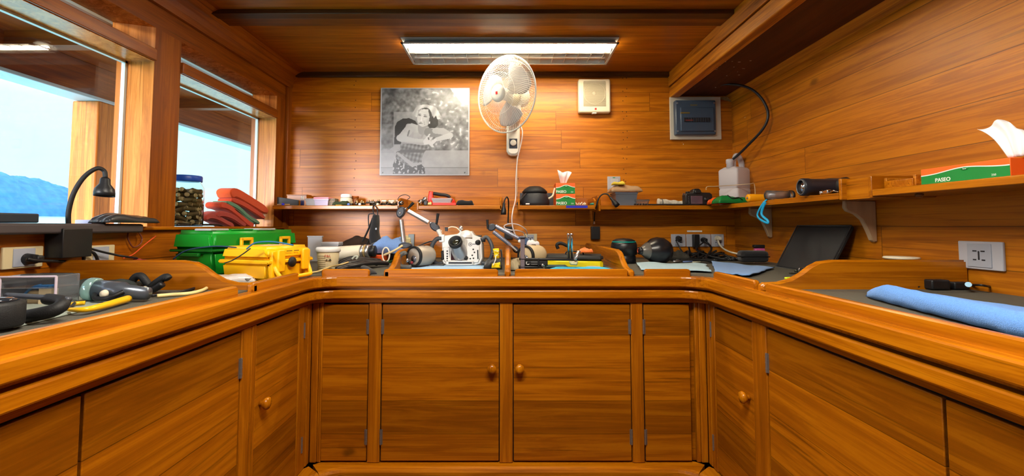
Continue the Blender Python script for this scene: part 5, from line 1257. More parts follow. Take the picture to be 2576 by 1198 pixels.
heap('red_pouch', 'dull red pouch squeezed behind the left divider beside the toolbox', 'pouch', -1.44, 1.72, ZT, .08, .10, .085, pcl('dull_red_cloth', (150,52,45), .8), 44)
solo('tape_roll', 'small roll of tape standing in the rail gap below the plastic bag', 'tape roll', MB().lathe([(.010, 0), (.018, 0), (.018, .018), (.010, .018), (.010, 0)], B(624, 712), n=24), pcl('tape_grey', (90,85,80)))
# ---- between the yellow case and the first back divider
p = B(818, 682)
t = thing('paint_tub', 'cream plastic tub with a printed label and lid right of the yellow case', 'tub', (p.x, p.y+.03, ZT))
tubm = mat('tub_cream', (220,205,165), .45)
part('body', MB().lathe([(.040, .001), (.043, .004), (.050, .088), (.049, .090)], n=36), tubm, t)
part('lid', MB().lathe([(.052, .086), (.0555, .090), (.0555, .104), (.050, .110), (.001, .111)], n=36), white, t)
m = MB()
for k in range(7):
    z = .070-.0095*k
    for a_ in range(6):
        a0, a1 = -2.25+.14*a_, -2.25+.14*(a_+1); r_ = .0415+.0082*z/.088+.0013
        m._add([(r_*math.cos(q)*1.012, r_*math.sin(q)*1.012, zz) for q, zz in ((a0, z), (a1, z), (a1, z+.0012), (a0, z+.0012))], [(0,1,2,3)])
lp_ = part('label_print', m, mat('ink_black', (60,50,40), .6), t)
m = MB().prism([(.006, -.0515, .05), (.016, -.0505, .056), (.020, -.050, .050), (.030, -.0455, .058), (.034, -.0425, .048)], (0, -.0008, 0))
part('label_mark', m, _M['ink_black'], t)
me = lettering('PAL', .017, pcl('ink_red', (190,50,40)), t, (.019, -.0512, .070), (PI/2, 0, math.radians(22)), depth=.0003)
tub('plastic_tub', 'frosted white food container standing on edge behind the cream tub', B(833,660).x+.005, 2.52, .095, .06, .105, mat('frosty_white', (205,205,212), .35, trans=.3), True, mat('frosty_lid', (215,215,222), .35, trans=.25), z=ZT, lh=.012)
tub('plastic_tub', 'low grey plastic tray against the back wall behind the yellow case', -1.28, 2.80, .20, .12, .07, mat('tray_grey', (120,112,100), .5), z=ZT, cat='tray')
tub('plastic_tub', 'clear upright plastic lid leaning on the frosted container', B(833,650).x, 2.60, .085, .012, .150, frost, z=ZT)
p = B(880, 665)
t = thing('video_light', 'cream cylinder with a ribbed metal head lying on dark cloth', 'video light', (W(882,640,Y=2.35).x, 2.37, ZT), math.radians(-4))
zz = .062
part('body', MB().lathe([(.034, 0), (.037, .004), (.037, .125), (.033, .128)], (-.075, 0, zz), (1,0,.06), 32), cream, t)
part('metal_head', MB().lathe([(.032, .128), (.036, .132), (.036, .145), (.031, .147), (.031, .155), (.036, .158), (.036, .172), (.028, .176)], (-.075, 0, zz), (1,0,.06), 28), silver, t)
part('ring', MB().lathe([(.038, .147), (.038, .155), (.030, .155), (.030, .147)], (-.075, 0, zz), (1,0,.06), 28), mat('ring_brass', (215,185,130), .3, .6), t)
part('rear_cap', MB().lathe([(.022, .176), (.030, .180), (.030, .205), (.02, .208)], (-.075, 0, zz), (1,0,.06), 24), black, t)
part('stand', MB().bb(-.06, .11, -.03, .03, .001, .027, .006), blackr, t)
x, y = W(1000, 600, Y=2.78).x, 2.78
heap('folded_cloth', 'dark brown crumpled cloth against the back wall behind the cream cylinder', 'cloth', W(905,640,Y=2.74).x, 2.74, ZT, .36, .18, .13, mat('dark_cloth', (52,36,24), .95), 51)
# black bag and strap hanging from a hook under the first shelf
hk = W(944, 515, Y=YS+.02)
hkz = ZS-ST
t = thing('hanging_bag', 'black strapped bag hanging from a cord under the first shelf', 'bag', (hk.x, YS-.01, .99))
z_ = lambda u, v, y=YS-.01: W(u, v, Y=y)
part('cord', MB().tube([z_(940,540), z_(938,525,YS-.012), (hk.x, YS-.004, ZS+.003), z_(949,527,YS-.012), z_(950,545)], .0035, n=6), black, t, world=True)
part('body', MB().tube([z_(946,541), z_(945,560), z_(942,585), z_(945,605), z_(955,620)], lambda q: .030+.036*q, n=14, flat=.6), blackf, t, world=True)
part('strap', MB().tube([z_(938,548), z_(930,570), z_(921,590), z_(912,608)], .013, n=8, flat=.35), blackf, t, world=True)
part('strap', MB().tube([z_(946,545), z_(938,575), z_(930,600), z_(921,618)], .009, n=8, flat=.35), blackf, t, world=True)
part('buckle', MB().box(z_(944,576,YS-.042), (.022,.008,.014), .003), mat('buckle_grey', (120,130,140), .3), t, world=True)
part('carry_loop', MB().tube([z_(928,575), z_(927,543), z_(934,538), z_(943,540), z_(946,550)], .0035, n=6), black, t, world=True)
heap('fabric_bag', 'black soft pouch on the worktop below the hanging bag', 'pouch', W(948,640,Y=2.60).x, 2.62, ZT, .20, .14, .120, blackf, 61)
jean = terry('cloth_blue', (112,146,200))
heap('folded_cloth', 'light blue crumpled towel behind the silver strobe arm', 'cloth', W(985,630,Y=2.58).x, 2.55, ZT+.048, .20, .15, .115, jean, 64, th=.006)
solo('orange_box', 'orange box with a green base under the blue towel', 'box', MB().bb(W(929,640,Y=2.45).x, W(966,640,Y=2.45).x, 2.42, 2.56, ZT+.012, ZT+.046, .004), pcl('orange_card', (225,82,20)))
solo('green_box', 'flat green box directly under the orange box', 'box', MB().bb(W(927,640,Y=2.45).x, W(976,640,Y=2.43).x, 2.40, 2.58, ZT+.001, ZT+.0115, .003), pcl('dark_green_card', (10,100,50)))
solo('cream_ring', 'cream plastic ring standing at the end of the blue towel', 'ring', MB().tube([W(937+22*0+971-937+9*math.cos(a*PI/8), 641+18*math.sin(a*PI/8), Y=2.26) for a in range(16)], .004, closed=True, n=8, sub=2), cream)
# bundle of black cables
def bez(a, b, n=6, amp=.008, seed=0, lift=0):
    r = random.Random(seed); a, b = Vector(a), Vector(b)
    return [a.lerp(b, i/n)+Vector((r.uniform(-amp, amp), r.uniform(-amp, amp), lift*math.sin(PI*i/n)+r.uniform(0, amp*.5))) for i in range(n+1)]
for k in range(8):
    u0, v0, u1, v1 = 846+rc.random()*14, 688-k*1.6, 972+rc.random()*14, 668-k*1.2
    a_, b_ = B(u0, v0), B(u1, v1); a_.z = ZT+.012+.002*(k % 4); b_.z = ZT+.012+.004*(k % 5)
    a_.y = max(1.93, min(a_.y, 2.20)); b_.y = max(2.0, min(b_.y, 2.25))
    solo('thick_cable', 'thick black cable in the bundle lying behind the front rail', 'cable', MB().tube(bez(a_, b_, 5, .006, k, +.014+.0025*k), .010, n=10), mat('cable_black_soft', (20,21,26), .45), group='bundled black cables left of the first divider')
solo('drooping_strap', 'black strap end hanging into the rail gap at the first divider', 'strap', MB().tube([W(915,672,Y=1.97), W(930,680,Y=1.93), W(938,686,Y=1.90), W(940,690,Y=1.89)], .016, n=8, flat=.5), blackf)
solo('looped_cord', 'pale tan cord running along the front of the black cable bundle', 'cord', tubg([B(780,686,.006), B(800,683,.008), B(830,672,.02), B(860,665,.035), B(876,660,.04)], .004), pcl('cord_tan', (205,180,120)))
solo('looped_cord', 'thick cream tube leaning over the first divider', 'tube', tubg([W(966,642,Y=2.20), W(985,634,Y=2.18), W(1000,626,Y=2.18), W(1012,618,Y=2.20)], .0058), pcl('tube_cream', (215,190,140)))
solo('white_clip', 'small grey-white plastic clip on the black cable bundle', 'clip', MB().tube([W(886,652,Y=2.0), W(893,645,Y=2.0), W(900,646,Y=2.0), W(896,652,Y=2.0)], .005, n=6), pcl('clip_grey', (165,170,155)))

# ---- underwater camera housing and strobe arm between the first two dividers
Yc = 2.30; s_ = sc(Yc)
hx = W(1168, 640, Y=Yc).x
H = thing('camera_housing', 'white underwater camera housing with a large tilted viewfinder on a blue cloth', 'camera housing', (hx, Yc, ZT+.006))
hw_ = mat('housing_white', (222,220,214), .32, .25); hg = mat('housing_silver', (168,168,170), .3, .7)
def hp(u, v, d=0): 
    """local point of the housing for a photo pixel, d metres in front of its back plate"""
    q = W(u, v, Y=Yc-.055-d); return Vector((q.x-hx, -.055-d, q.z-ZT-.006))
def poly_px(P, d, th): return MB().prism([hp(u, v, d) for u, v in P], (0, th, 0), .004)
body = [(1111,601),(1118,593),(1150,589),(1160,582),(1186,582),(1193,592),(1208,597),(1212,606),(1214,650),(1208,664),(1192,669),(1120,669),(1113,660)]
part('body', poly_px(body, 0, .10), hw_, H)
bp_ = part('back_plate', poly_px([(1114,622),(1132,622),(1132,658),(1167,658),(1167,596),(1175,598),(1206,601),(1208,650),(1203,662),(1122,663),(1116,656)], .006, .012), hw_, H)
part('screen', poly_px([(1134,630),(1162,630),(1162,655),(1134,655)], .004, .006), mat('screen_dark_red', (52,30,34), .15), H)
part('base_rail', poly_px([(1121,657),(1190,657),(1190,668),(1121,668)], .022, .03), hw_, H)
part('rail_scale', poly_px([(1128,659.5),(1187,659.5),(1187,664),(1128,664)], .0235, .003), mat('rail_black', (30,30,40), .4), H)
# viewfinder: cone that leans up and to the left
p0, p1 = hp(1158, 641, .0)+Vector((0,.02,0)), hp(1140, 596, .085)
vf = part('viewfinder', MB().cone(p0+(p1-p0)*.05, p0+(p1-p0)*.62, .044, .032, n=34), hg, H)
d_ = (p1-p0).normalized()
part('eye_ring', MB().lathe([(.033, 0), (.035, .004), (.035, .022), (.029, .024), (.028, .010), (.001, .006)], p0+(p1-p0)*.62, d_, 32), blackr, vf)
part('eye_glass', MB().lathe([(.020, 0), (.014, .005), (.001, .007)], p0+(p1-p0)*.62+d_*.012, d_, 24), mat('eyepiece_glass', (40,42,30), .05, coat=1), vf)
part('top_hump', MB().lathe([(.030, 0), (.034, .006), (.034, .05), (.028, .056)], hp(1172, 596, .004), (0,1,0), 26), hw_, H)
bm2 = MB(); bb0 = hp(1159, 590, -.03)
bm2.cone(bb0, bb0+Vector((0,0,.022)), .010, .007, n=16).ball(bb0+Vector((0,0,.033)), .0125, 16)
part('ball_mount', bm2, silver, H)
bm2 = MB(); bb0 = hp(1112, 600, -.01)
bm2.box(bb0, (.030,.03,.040), .005).cone(bb0+Vector((-.008,0,.018)), bb0+Vector((-.022,0,.045)), .011, .011, n=14)
part('left_mount', bm2, hw_, H)
for u, v in ((1125,632),(1125,638.5),(1125,645),(1125,650.5),(1125,656.5),(1190.5,627.5),(1193.5,635),(1188,642.5),(1191,650),(1183,651)):
    part('button', MB().lathe([(.0042, 0), (.0038, .003), (.001, .0034)], hp(u, v, .0055), (0,-1,0), 12), blackr, H)
part('control_knob', MB().lathe([(.011, 0), (.011, .008), (.008, .010), (.001, .0105)], hp(1172, 649, .006), (0,-1,0), 20), blackr, H)
part('round_emblem', MB().tube([hp(1183+4.2*math.cos(a*PI/8), 615+4.2*math.sin(a*PI/8), .0065) for a in range(16)], .0012, closed=True, n=6, sub=1).cone(hp(1183,615,.006), hp(1183,615,.0075), .003, n=10), mat('emblem_dark', (50,50,55), .4), H)
part('model_strip', poly_px([(1188,613),(1202,613),(1202,616),(1188,616)], .0065, .002), mat('strip_grey', (90,90,100), .4), H)
part('top_window', poly_px([(1170,598),(1188,598),(1188,601),(1170,601)], .0065, .003), mat('window_brown', (130,110,85), .2), H)
part('side_knob', MB().lathe([(.014, 0), (.014, .014), (.010, .018), (.001, .0185)], hp(1200, 610, -.005)+Vector((.0,0,0)), (.6,-.8,.0), 20), blackr, H)
part('side_knob', MB().lathe([(.010, 0), (.010, .022), (.001, .023)], hp(1210, 605, -.01), (1,-.2,.1), 18), black, H)
part('top_lever', MB().box(hp(1203, 594, -.02), (.038,.012,.008), .003), black, H)
part('cable_port', MB().cone(hp(1123,582,-.02), hp(1123,572,-.02), .008, .009, n=14), darkgrey, H)
part('sync_cord', MB().tube([hp(1126,575,-.02), hp(1135,571,-.02), hp(1148,573,-.02), hp(1157,581,-.02)], .0028, n=8), cream, H)
part('left_side_latch', poly_px([(1109,632),(1116,630),(1117,653),(1110,655)], .006, .02), blackr, H)
part('right_side_latch', poly_px([(1198,628),(1205,626),(1206,653),(1199,655)], .008, .02), blackr, H)
part('left_handle', MB().tube([hp(1111,600,-.0), hp(1098,602,.0), hp(1087,618,.01), hp(1085,640,.012), hp(1091,657,.01), hp(1103,665,.0), hp(1113,661,-.0)], .011, n=12), mat('handle_grey', (52,56,62), .5), H)
part('right_handle', MB().tube([hp(1211,604,-.0), hp(1224,597,-.01), hp(1235,612,-.0), hp(1239,632,.01), hp(1234,650,.01), hp(1224,662,.0), hp(1211,661,-.0)], .010, n=12), _M['handle_grey'], H)
part('side_panel', poly_px([(1208,606),(1216,612),(1217,655),(1208,664)], -.01, .05), mat('side_bronze', (120,110,100), .4, .3), H)
part('foot', MB().box(hp(1102,668,.02), (.065,.05,.018), .004), black, H)
heap('blue_cloth', 'pale blue cloth under the camera housing', 'cloth', W(1110,672,Y=2.15).x, 2.16, ZT, .44, .26, .006, terry('cloth_pale_blue', (160,196,228)), 70, th=.003)
# silver strobe arm
Ya = 2.28
A = lambda u, v, y=Ya: W(u, v, Y=y)
clampm = mat('clamp_slate', (58,62,70), .42)
t = thing('articulated_stand', 'silver jointed strobe arm rising left of the white camera housing', 'arm stand', A(1017, 625) - Vector((0,0,.02)))
ap = lambda n, m, mt, par=t: part(n, m, mt, par, world=True)
ap('tube', MB().cone(A(1016,609), A(1009,553), .0115, n=20), silver); ap('tube', MB().cone(A(1027,531), A(1078,560), .0115, n=20), silver)
ap('ball', MB().ball(A(1008,547), .008, 12), chrome); ap('ball', MB().ball(A(1020,526), .008, 12), chrome); ap('ball', MB().ball(A(1083,562), .008, 12), chrome)
def oval(c, a_, b_, th, ang_, bev=.006):
    c = Vector(c); P = []
    for k in range(20):
        q = 2*PI*k/20; x_, z_2 = a_*math.cos(q), b_*math.sin(q)
        P.append((c.x+x_*math.cos(ang_)-z_2*math.sin(ang_), c.y-th/2, c.z+x_*math.sin(ang_)+z_2*math.cos(ang_)))
    return MB().prism(P, (0, th, 0), bev)
c1 = ap('clamp', oval(A(1009,534), .021, .030, .032, -.35), clampm)
c2 = ap('clamp', oval(A(1094,571), .019, .030, .032, .85), clampm)
ap('clamp', oval(A(1020,618), .034, .016, .034, .0), clampm)
ap('clamp_bolt', MB().lathe([(.005, 0), (.005, .003), (.001, .0035)], A(1006,536,Ya-.016), (0,-1,0), 12), chrome, c1)
ap('clamp_bolt', MB().lathe([(.005, 0), (.005, .003), (.001, .0035)], A(1098,566,Ya-.016), (0,-1,0), 12), chrome, c2)
ap('lever', MB().cone(A(1026,525,Ya-.01), A(1040,510,Ya-.01), .0055, .008, n=12), blackr, c1)
ap('lever', MB().cone(A(1098,565,Ya-.02), A(1102,537,Ya-.02), .0055, .008, n=12), blackr, c2)
ap('end_rod', MB().cone(A(1018,622), A(1019,636), .007, n=12).cone(A(1102,577), A(1110,584), .008, n=12), silver)
# flash strobe on its side with a curved handle
def strobe(label, face, back, r, m_body, extra=None):
    face, back = Vector(face), Vector(back); d = (back-face).normalized(); L = (back-face).length
    t = thing('flash_strobe', label, 'strobe', (face.x+d.x*L/2, face.y+d.y*L/2, ZT+.006))
    q = lambda n, m, mt, par=t: part(n, m, mt, par, world=True)
    q('body', MB().lathe([(r*.95, 0), (r, .004), (r, L*.75), (r*.9, L*.9), (r*.6, L)], face, d, 36), m_body)
    rg = q('front_ring', MB().lathe([(r*.80, .003), (r*.84, -.004), (r*1.0, -.004), (r*1.03, .004), (r*1.01, .009)], face, d, 36), blackr)
    q('lens', MB().lathe([(r*.80, .002), (r*.55, .010), (.001, .013)], face, d, 30), mat('strobe_glass', (44,54,82), .12, coat=.6), rg)
    q('reflector', MB().lathe([(r*.35, -.001), (r*.30, .006), (.001, .008)], face+Vector((0,0,-r*.25)), d, 20), mat('strobe_detail', (110,112,122), .2, .5), rg)
    q('switch', MB().box(face+d*L*.5+Vector((0,0,r*1.0)), (.022,.018,.008), .003), mat('switch_brown', (70,50,35), .5))
    return t
fa, ba = W(1041, 647, Y=2.14), W(1085, 640, Y=2.24); fa.z = ba.z = ZT+.008+.052
st_ = strobe('round grey flash strobe lying left of the camera housing, lens showing', fa, ba, .050, mat('strobe_grey', (165,155,142), .38, .2))
m = MB().ball(W(1024,655,Y=2.10), .010, 12).ball(W(1055,655,Y=2.10), .011, 12)
part('chrome_knob', MB().ball(W(1024,655,Y=2.095), .0095, 12).cone(W(1024,655,Y=2.10), W(1030,655,Y=2.12), .005, n=10), chrome, st_, world=True)
part('red_knob', MB().ball(W(1036,661,Y=2.085), .007, 12), pcl('knob_red', (120,20,28)), st_, world=True)
solo('curved_handle', 'grey curved handle standing left of the round grey strobe', 'handle', MB().tube([W(1034,672,Y=2.06), W(1018,672,Y=2.06), W(1006,668,Y=2.06), W(1003,655,Y=2.06), W(1007,642,Y=2.06), W(1017,637,Y=2.07), W(1020,641,Y=2.07)], .011, n=10), mat('handle_olive', (72,72,70), .5))
solo('black_cable', 'black cable looping between the grey strobe and the housing', 'cable', tubg([W(1045,624,Y=2.25), W(1060,616,Y=2.3), W(1078,609,Y=2.33), W(1095,606,Y=2.36), W(1105,604,Y=2.4)], .004), black)
solo('cream_bracket', 'small cream ribbed fitting beside the lower end of the silver arm', 'fitting', MB().box(W(1027,605,Y=2.33), (.026,.02,.030), .006).box(W(1023,598,Y=2.33), (.018,.014,.022), .004).box(W(1030,614,Y=2.33), (.02,.02,.016), .004), pcl('fitting_cream', (200,188,140)))
solo('wall_plate', 'grey plate on the wall behind the blue towel', 'plate', MB().bb(W(1028,600,Y=YB).x, W(1043,600,Y=YB).x, YB-.012, YB, W(1035,624,Y=YB).z, W(1035,589,Y=YB).z, .003), mat('plate_grey', (120,128,130), .5))
# yellow buckle strap
t = thing('buckle_strap', 'black strap with two bright yellow buckles beside the central divider', 'strap', W(1245, 672, Y=2.0))
q = lambda n, m, mt, par=t: part(n, m, mt, par, world=True)
yb_m = pcl('buckle_yellow', (238,205,10), .4); S = lambda u, v, y=2.0: W(u, v, Y=y)
b1 = q('buckle', MB().prism([S(1240,626), S(1255,625), S(1256,650), S(1244,652)], (0,.016,0), .004), yb_m)
q('buckle', MB().prism([S(1238,664), S(1258,660), S(1259,675), S(1236,675)], (0,.016,0), .004), yb_m)
q('ring', MB().tube([S(1247+9*math.cos(a*PI/8), 637+6*math.sin(a*PI/8), 1.99) for a in range(16)], .0016, closed=True, n=6, sub=1), chrome, b1)
q('cord', MB().tube([S(1247,645,1.99), S(1246,655,1.985), S(1240,668,1.985)], .0025, n=6), white)
q('webbing', MB().tube([S(1260,628,2.03), S(1262,650,2.03), S(1256,672,2.01)], .012, n=8, flat=.35), blackf)
heap('black_pouch', 'black soft gear bag squeezed between the housing and the central divider', 'pouch', W(1240,660,Y=2.15).x, 2.17, ZT, .09, .14, .05, blackf, 77)

# ---- between the central and the third divider
Yd = 2.34; D_ = lambda u, v, y=Yd: W(u, v, Y=y)
t = thing('articulated_stand', 'folded steel-blue strobe arm with a black lever left of the central divider', 'arm stand', D_(1300, 645))
ap = lambda n, m, mt, par=t: part(n, m, mt, par, world=True)
steel = mat('arm_steel_blue', (158,166,188), .25, .8)
ap('tube', MB().cone(D_(1246,569), D_(1306,601), .0115, n=20), steel); ap('tube', MB().cone(D_(1241,583,2.31), D_(1284,617,2.31), .0105, n=20), steel)
ap('inner_tube', MB().cone(D_(1284,617,2.31), D_(1300,632,2.31), .0075, n=14), silver)
c1 = ap('clamp', oval(D_(1237,572), .024, .020, .034, .3), clampm)
ap('lever', MB().cone(D_(1227,576,2.32), D_(1226,553,2.32), .0055, .007, n=12), blackr, c1)
ap('clamp', oval(D_(1318,606), .034, .022, .040, -.5), mat('clamp_blue', (62,84,118), .38))
c3 = ap('clamp', oval(D_(1297,628), .022, .015, .034, -.8), clampm)
ap('ball', MB().ball(D_(1307,607,2.31), .009, 12), white)
heap('folded_cloth', 'small grey-white rag on top of the second strobe arm clamp', 'rag', W(1341,614,Y=2.30).x, 2.32, W(1341,620,Y=2.30).z, .07, .06, .035, pcl('rag_white', (215,212,215), .9), 80)
fa, ba = W(1322, 641, Y=2.16), W(1362, 636, Y=2.25); fa.z = ba.z = ZT+.008+.053
strobe('round cream flash strobe with a dark blue lens between two dividers', fa, ba, .052, mat('strobe_cream', (196,176,140), .4))
t = thing('clear_stand', 'clear acrylic upright stand in front of the cream strobe', 'stand', W(1313, 672, Y=2.0)-Vector((0,0,.0)))
ap = lambda n, m, mt, par=t: part(n, m, mt, par, world=True)
a_, b_ = W(1309, 600, Y=2.0), W(1320, 668, Y=2.0)
ap('upright', MB().bb(a_.x, b_.x, 1.985, 2.005, ZT+.006, a_.z, .003), mat('acrylic_grey', (150,140,150), .08, trans=.5, ior=1.3))
ap('top_cap', MB().bb(a_.x-.004, b_.x+.004, 1.98, 2.01, a_.z, a_.z+.006, .002), black)
t = thing('camera_tray', 'black tray bracket bar with a round logo plate in front of the cream strobe', 'bracket', W(1350, 672, Y=1.99))
ap = lambda n, m, mt, par=t: part(n, m, mt, par, world=True)
S = lambda u, v, y=1.985: W(u, v, Y=y)
ap('bar', MB().prism([S(1306,650), S(1460,651), S(1456,656), S(1306,655)], (0,.03,0), .003), black)
pl_ = ap('plate', MB().prism([S(1318,656.5), S(1378,656.5), S(1378,669), S(1318,669)], (0,.05,0), .004), blackr)
ap('round_logo', MB().tube([S(1328+4.0*math.cos(.6+a*.36), 662+4.0*math.sin(.6+a*.36), 1.984) for a in range(11)], .0016, n=6, sub=2), white, pl_)
for v in (659.5, 665): ap('engraved_line', MB().bb(S(1336,v).x, S(1352,v).x, 1.9835, 1.985, S(1336,v+.6).z, S(1336,v-.6).z), mat('engrave_grey', (130,130,130), .5), pl_)
ap('base', MB().prism([S(1305,670), S(1366,670), S(1366,675), S(1305,675)], (0,.06,0), .003), black)
ap('thumb_screw', MB().lathe([(.006, 0), (.008, .004), (.001, .01)], S(1365,668,1.98), (0,-1,.2), 12), silver)
ap('riser', MB().bb(S(1353,655).x, S(1357,655).x, 1.98, 2.0, S(1353,672).z, S(1353,650).z, .002), black)
for u, lab in ((1430.5, 'left one of a pair of chrome rods standing beside the yellow-edged case'), (1438.5, 'right one of a pair of chrome rods standing beside the yellow-edged case')):
    solo('chrome_rod', lab, 'rod', MB().lathe([(.0060, 0), (.0060, .105), (.0078, .107), (.0078, .114), (.004, .116), (.001, .116)], W(u, 650, Y=2.0)-Vector((0,0,.001)), n=18), chrome)
t = thing('aluminium_arm', 'short aluminium lever leaning right of the chrome rods', 'lever', W(1447, 656, Y=1.98))
part('blade', MB().tube([W(1446,654,Y=1.98), W(1456,632,Y=2.0)], .010, smooth=False, n=6, flat=.6), silver, t, world=True)
part('base', MB().prism([S(1432,658), S(1455,656), S(1452,668), S(1436,667)], (0,.02,0), .004), pcl('base_cream', (205,195,150)), t, world=True)
t = thing('zip_case', 'flat black zip case with bright yellow sides against the third divider', 'case', (W(1450,650,Y=2.22).x+.0, 2.25, ZT), math.radians(-9))
P_ = [(-.155,-.075),(.12,-.085),(.135,-.07),(.14,.06),(.125,.08),(-.14,.08),(-.155,.065)]
part('side', MB().prism([(x, y, .001) for x, y in P_], (0,0,.034), .006), pcl('case_side_yellow', (228,212,10), .5), t)
part('lid', MB().prism([(x*1.015, y*1.02, .035) for x, y in P_], (0,0,.028), .010), mat('case_top_black', (34,34,34), .6, bump=.3, bscale=300), t)
part('handle', MB().tube([(-.05,-.02,.062), (-.04,-.02,.078), (.03,-.02,.078), (.04,-.02,.062)], .006, n=8, flat=.6), blackf, t)
solo('small_clamp_tool', 'dark clamp with a pale tip lying on the back of the zip case', 'clamp', MB().tube([W(1404,626,Y=2.36), W(1401,616,Y=2.36), W(1411,612,Y=2.36), W(1428,619,Y=2.36), W(1440,622,Y=2.36)], .009, n=8), blackr)
heap('folded_cloth', 'small orange cloth on top of the zip case', 'cloth', W(1475,632,Y=2.2).x, 2.21, W(1475,636,Y=2.2).z-.002, .064, .06, .024, terry('cloth_orange', (245,125,60)), 84)
cyan = terry('cloth_cyan', (30,175,215))
def flat_towel(label, c, w, d, h, m, rz=0, seed=0, th=.005, fold=True):
    def fn(u, v):
        a, b = (u-.5)*w, (v-.5)*d; e = min(1, 8*min(u, 1-u), 8*min(v, 1-v))
        return (a+.006*noise.noise(Vector((v*6, seed, 1))), b+.006*noise.noise(Vector((u*6, seed, 4))), .001+th+(h-th)*e**.5+.004*noise.noise(Vector((u*5, v*5, seed))))
    return solo('flat_towel', label, 'towel', MB().grid(fn, 36, 24, th), m, c, rz, world=False)
c_ = W(1466, 674, Y=1.95)
flat_towel('bright cyan towel folded behind the front rail between two dividers', (c_.x, 1.985, ZT), .29, .12, .018, cyan, 0, 3)
solo('grey_disc', 'pale grey disc lying between the zip case and the cyan towel', 'disc', MB().lathe([(.044, .001), (.046, .004), (.044, .012), (.03, .016), (.001, .017)], (W(1492,668,Y=2.10).x, 2.09, ZT), n=30), pcl('disc_grey', (165,170,172)))
solo('teal_mat', 'dark teal mat behind the black bracket bar', 'mat', MB().bb(W(1374,665,Y=2.06).x, W(1428,665,Y=2.06).x, 2.03, 2.14, ZT+.001, ZT+.020, .003), mat('teal_dark', (0,60,72), .6))
heap('folded_cloth', 'crumpled beige rag at the foot of the central divider', 'rag', W(1297,660,Y=2.08).x, 2.09, ZT, .07, .13, .055, pcl('rag_beige', (150,138,110), .9), 88)

# ---- right of the third divider
Ye = 2.48
p = W(1570, 650, Y=Ye)
t = thing('lens_port', 'tall black lens port with a teal ring right of the third divider', 'lens port', (p.x, Ye, ZT))
part('barrel', MB().lathe([(.062, .001), (.065, .006), (.065, .040), (.060, .044), (.072, .050), (.074, .085), (.072, .108), (.066, .118)], n=40), mat('port_black', (20,22,26), .35), t)
part('teal_ring', MB().lathe([(.0665, .1165), (.0675, .119), (.0675, .122), (.062, .123)], n=40), mat('teal_ring', (0,150,140), .3), t)
part('dome_cap', MB().lathe([(.064, .121), (.061, .128), (.045, .136), (.001, .140)], n=40), black, t)
p = W(1655, 650, Y=2.42)
t = thing('dome_port', 'black dome lens with a pointed collar lying on its side before the sockets', 'dome lens', (p.x, 2.42, ZT))
dm = MB(); ax = (1, .25, -.02); o = (-.115, -.028, .052)
part('body', MB().lathe([(.018, 0), (.021, .004), (.022, .018), (.046, .055), (.050, .062), (.068, .085), (.076, .115), (.072, .150), (.055, .180), (.02, .198), (.001, .2)], (-.115, -.028, .074), ax, 40), mat('dome_black', (26,26,30), .28), t)
part('collar', MB().lathe([(.0225, .016), (.024, .020), (.047, .052), (.046, .055)], (-.115, -.028, .074), ax, 30), mat('collar_grey', (110,108,104), .35, .4), t)
part('orange_mark', MB().tube([(-.117, -.028+.011*math.cos(a), .074+.011*math.sin(a)) for a in (-1.2,-.6,0,.6,1.2,1.8)], .002, n=6), pcl('mark_orange', (235,90,50)), t)
heap('fabric_bag', 'dark olive pouch behind the black dome lens', 'pouch', W(1706,655,Y=2.66).x, 2.68, ZT, .13, .12, .065, mat('olive_black', (44,42,36), .9), 90)
# tangle of leads below the sockets
ends = [((1700,604),(1722,640),(1760,655),(1700,655)), ((1733,622),(1740,640),(1770,652),(1745,660)), ((1770,604),(1790,625),(1776,650),(1800,655)), ((1772,608),(1752,630),(1800,648),(1850,658)), ((1750,622),(1770,640),(1820,640),(1840,660)), ((1712,648),(1760,640),(1800,655),(1700,662)), ((1800,640),(1830,650),(1860,655),(1800,660)), ((1790,615),(1805,640),(1815,655),(1850,650)), ((1745,645),(1790,660),(1830,645),(1865,660)), ((1690,660),(1730,650),(1765,662),(1798,655))]
rt = random.Random(31)
for k in range(12):
    u0 = rt.uniform(1700, 1845); ends.append(((u0, rt.uniform(636, 652)), (u0+rt.uniform(-30, 30), rt.uniform(630, 650)), (u0+rt.uniform(-40, 50), rt.uniform(645, 660)), (u0+rt.uniform(-50, 60), rt.uniform(654, 663))))
for k, E4 in enumerate(ends):
    pts = []
    for j, (u, v) in enumerate(E4):
        Yp = (2.86, 2.80, 2.66, 2.60)[j]; q = W(u, v, Y=Yp); q.z = max(q.z, ZT+.006); pts.append(q)
    if k > 4: pts[0].z = ZT+.012+.01*(k % 3)
    solo('black_lead', 'black lead in the tangle below the row of wall sockets', 'cable', MB().tube(pts, .0042+.0012*(k % 3), n=8), black, group='leads tangled below the wall sockets')
solo('cream_lead', 'cream lead curving from the cream plug to the right', 'cable', tubg([W(1806,605,Y=2.87), W(1812,618,Y=2.85), W(1825,629,Y=2.80), W(1843,636,Y=2.76), W(1870,641,Y=2.70)], .0058), cream)
t = thing('black_charger', 'black folded strap and charger lying in front of the leads', 'charger', W(1765, 662, Y=2.50))
part('body', MB().tube([W(1700,658,Y=2.48), W(1740,655,Y=2.5), W(1775,655,Y=2.5), W(1795,660,Y=2.48), W(1780,665,Y=2.44), W(1750,662,Y=2.44)], .010, n=10, flat=.7), blackr, t, world=True)
for k, (u0, u1) in enumerate(((1693, 1712), (1718, 1742), (1742, 1762))):
    solo('small_tool', ('short silver tool lying left of the black charger', 'short blue-grey tool lying before the leads', 'short pale tool lying before the black charger')[k], 'tool', MB().tube([W(u0,658+k,Y=2.40), W(u1,657+k,Y=2.41)], .0042, n=8, smooth=False), (silver, pcl('tool_blue', (90,110,160)), pcl('tool_pale', (170,170,150)))[k])
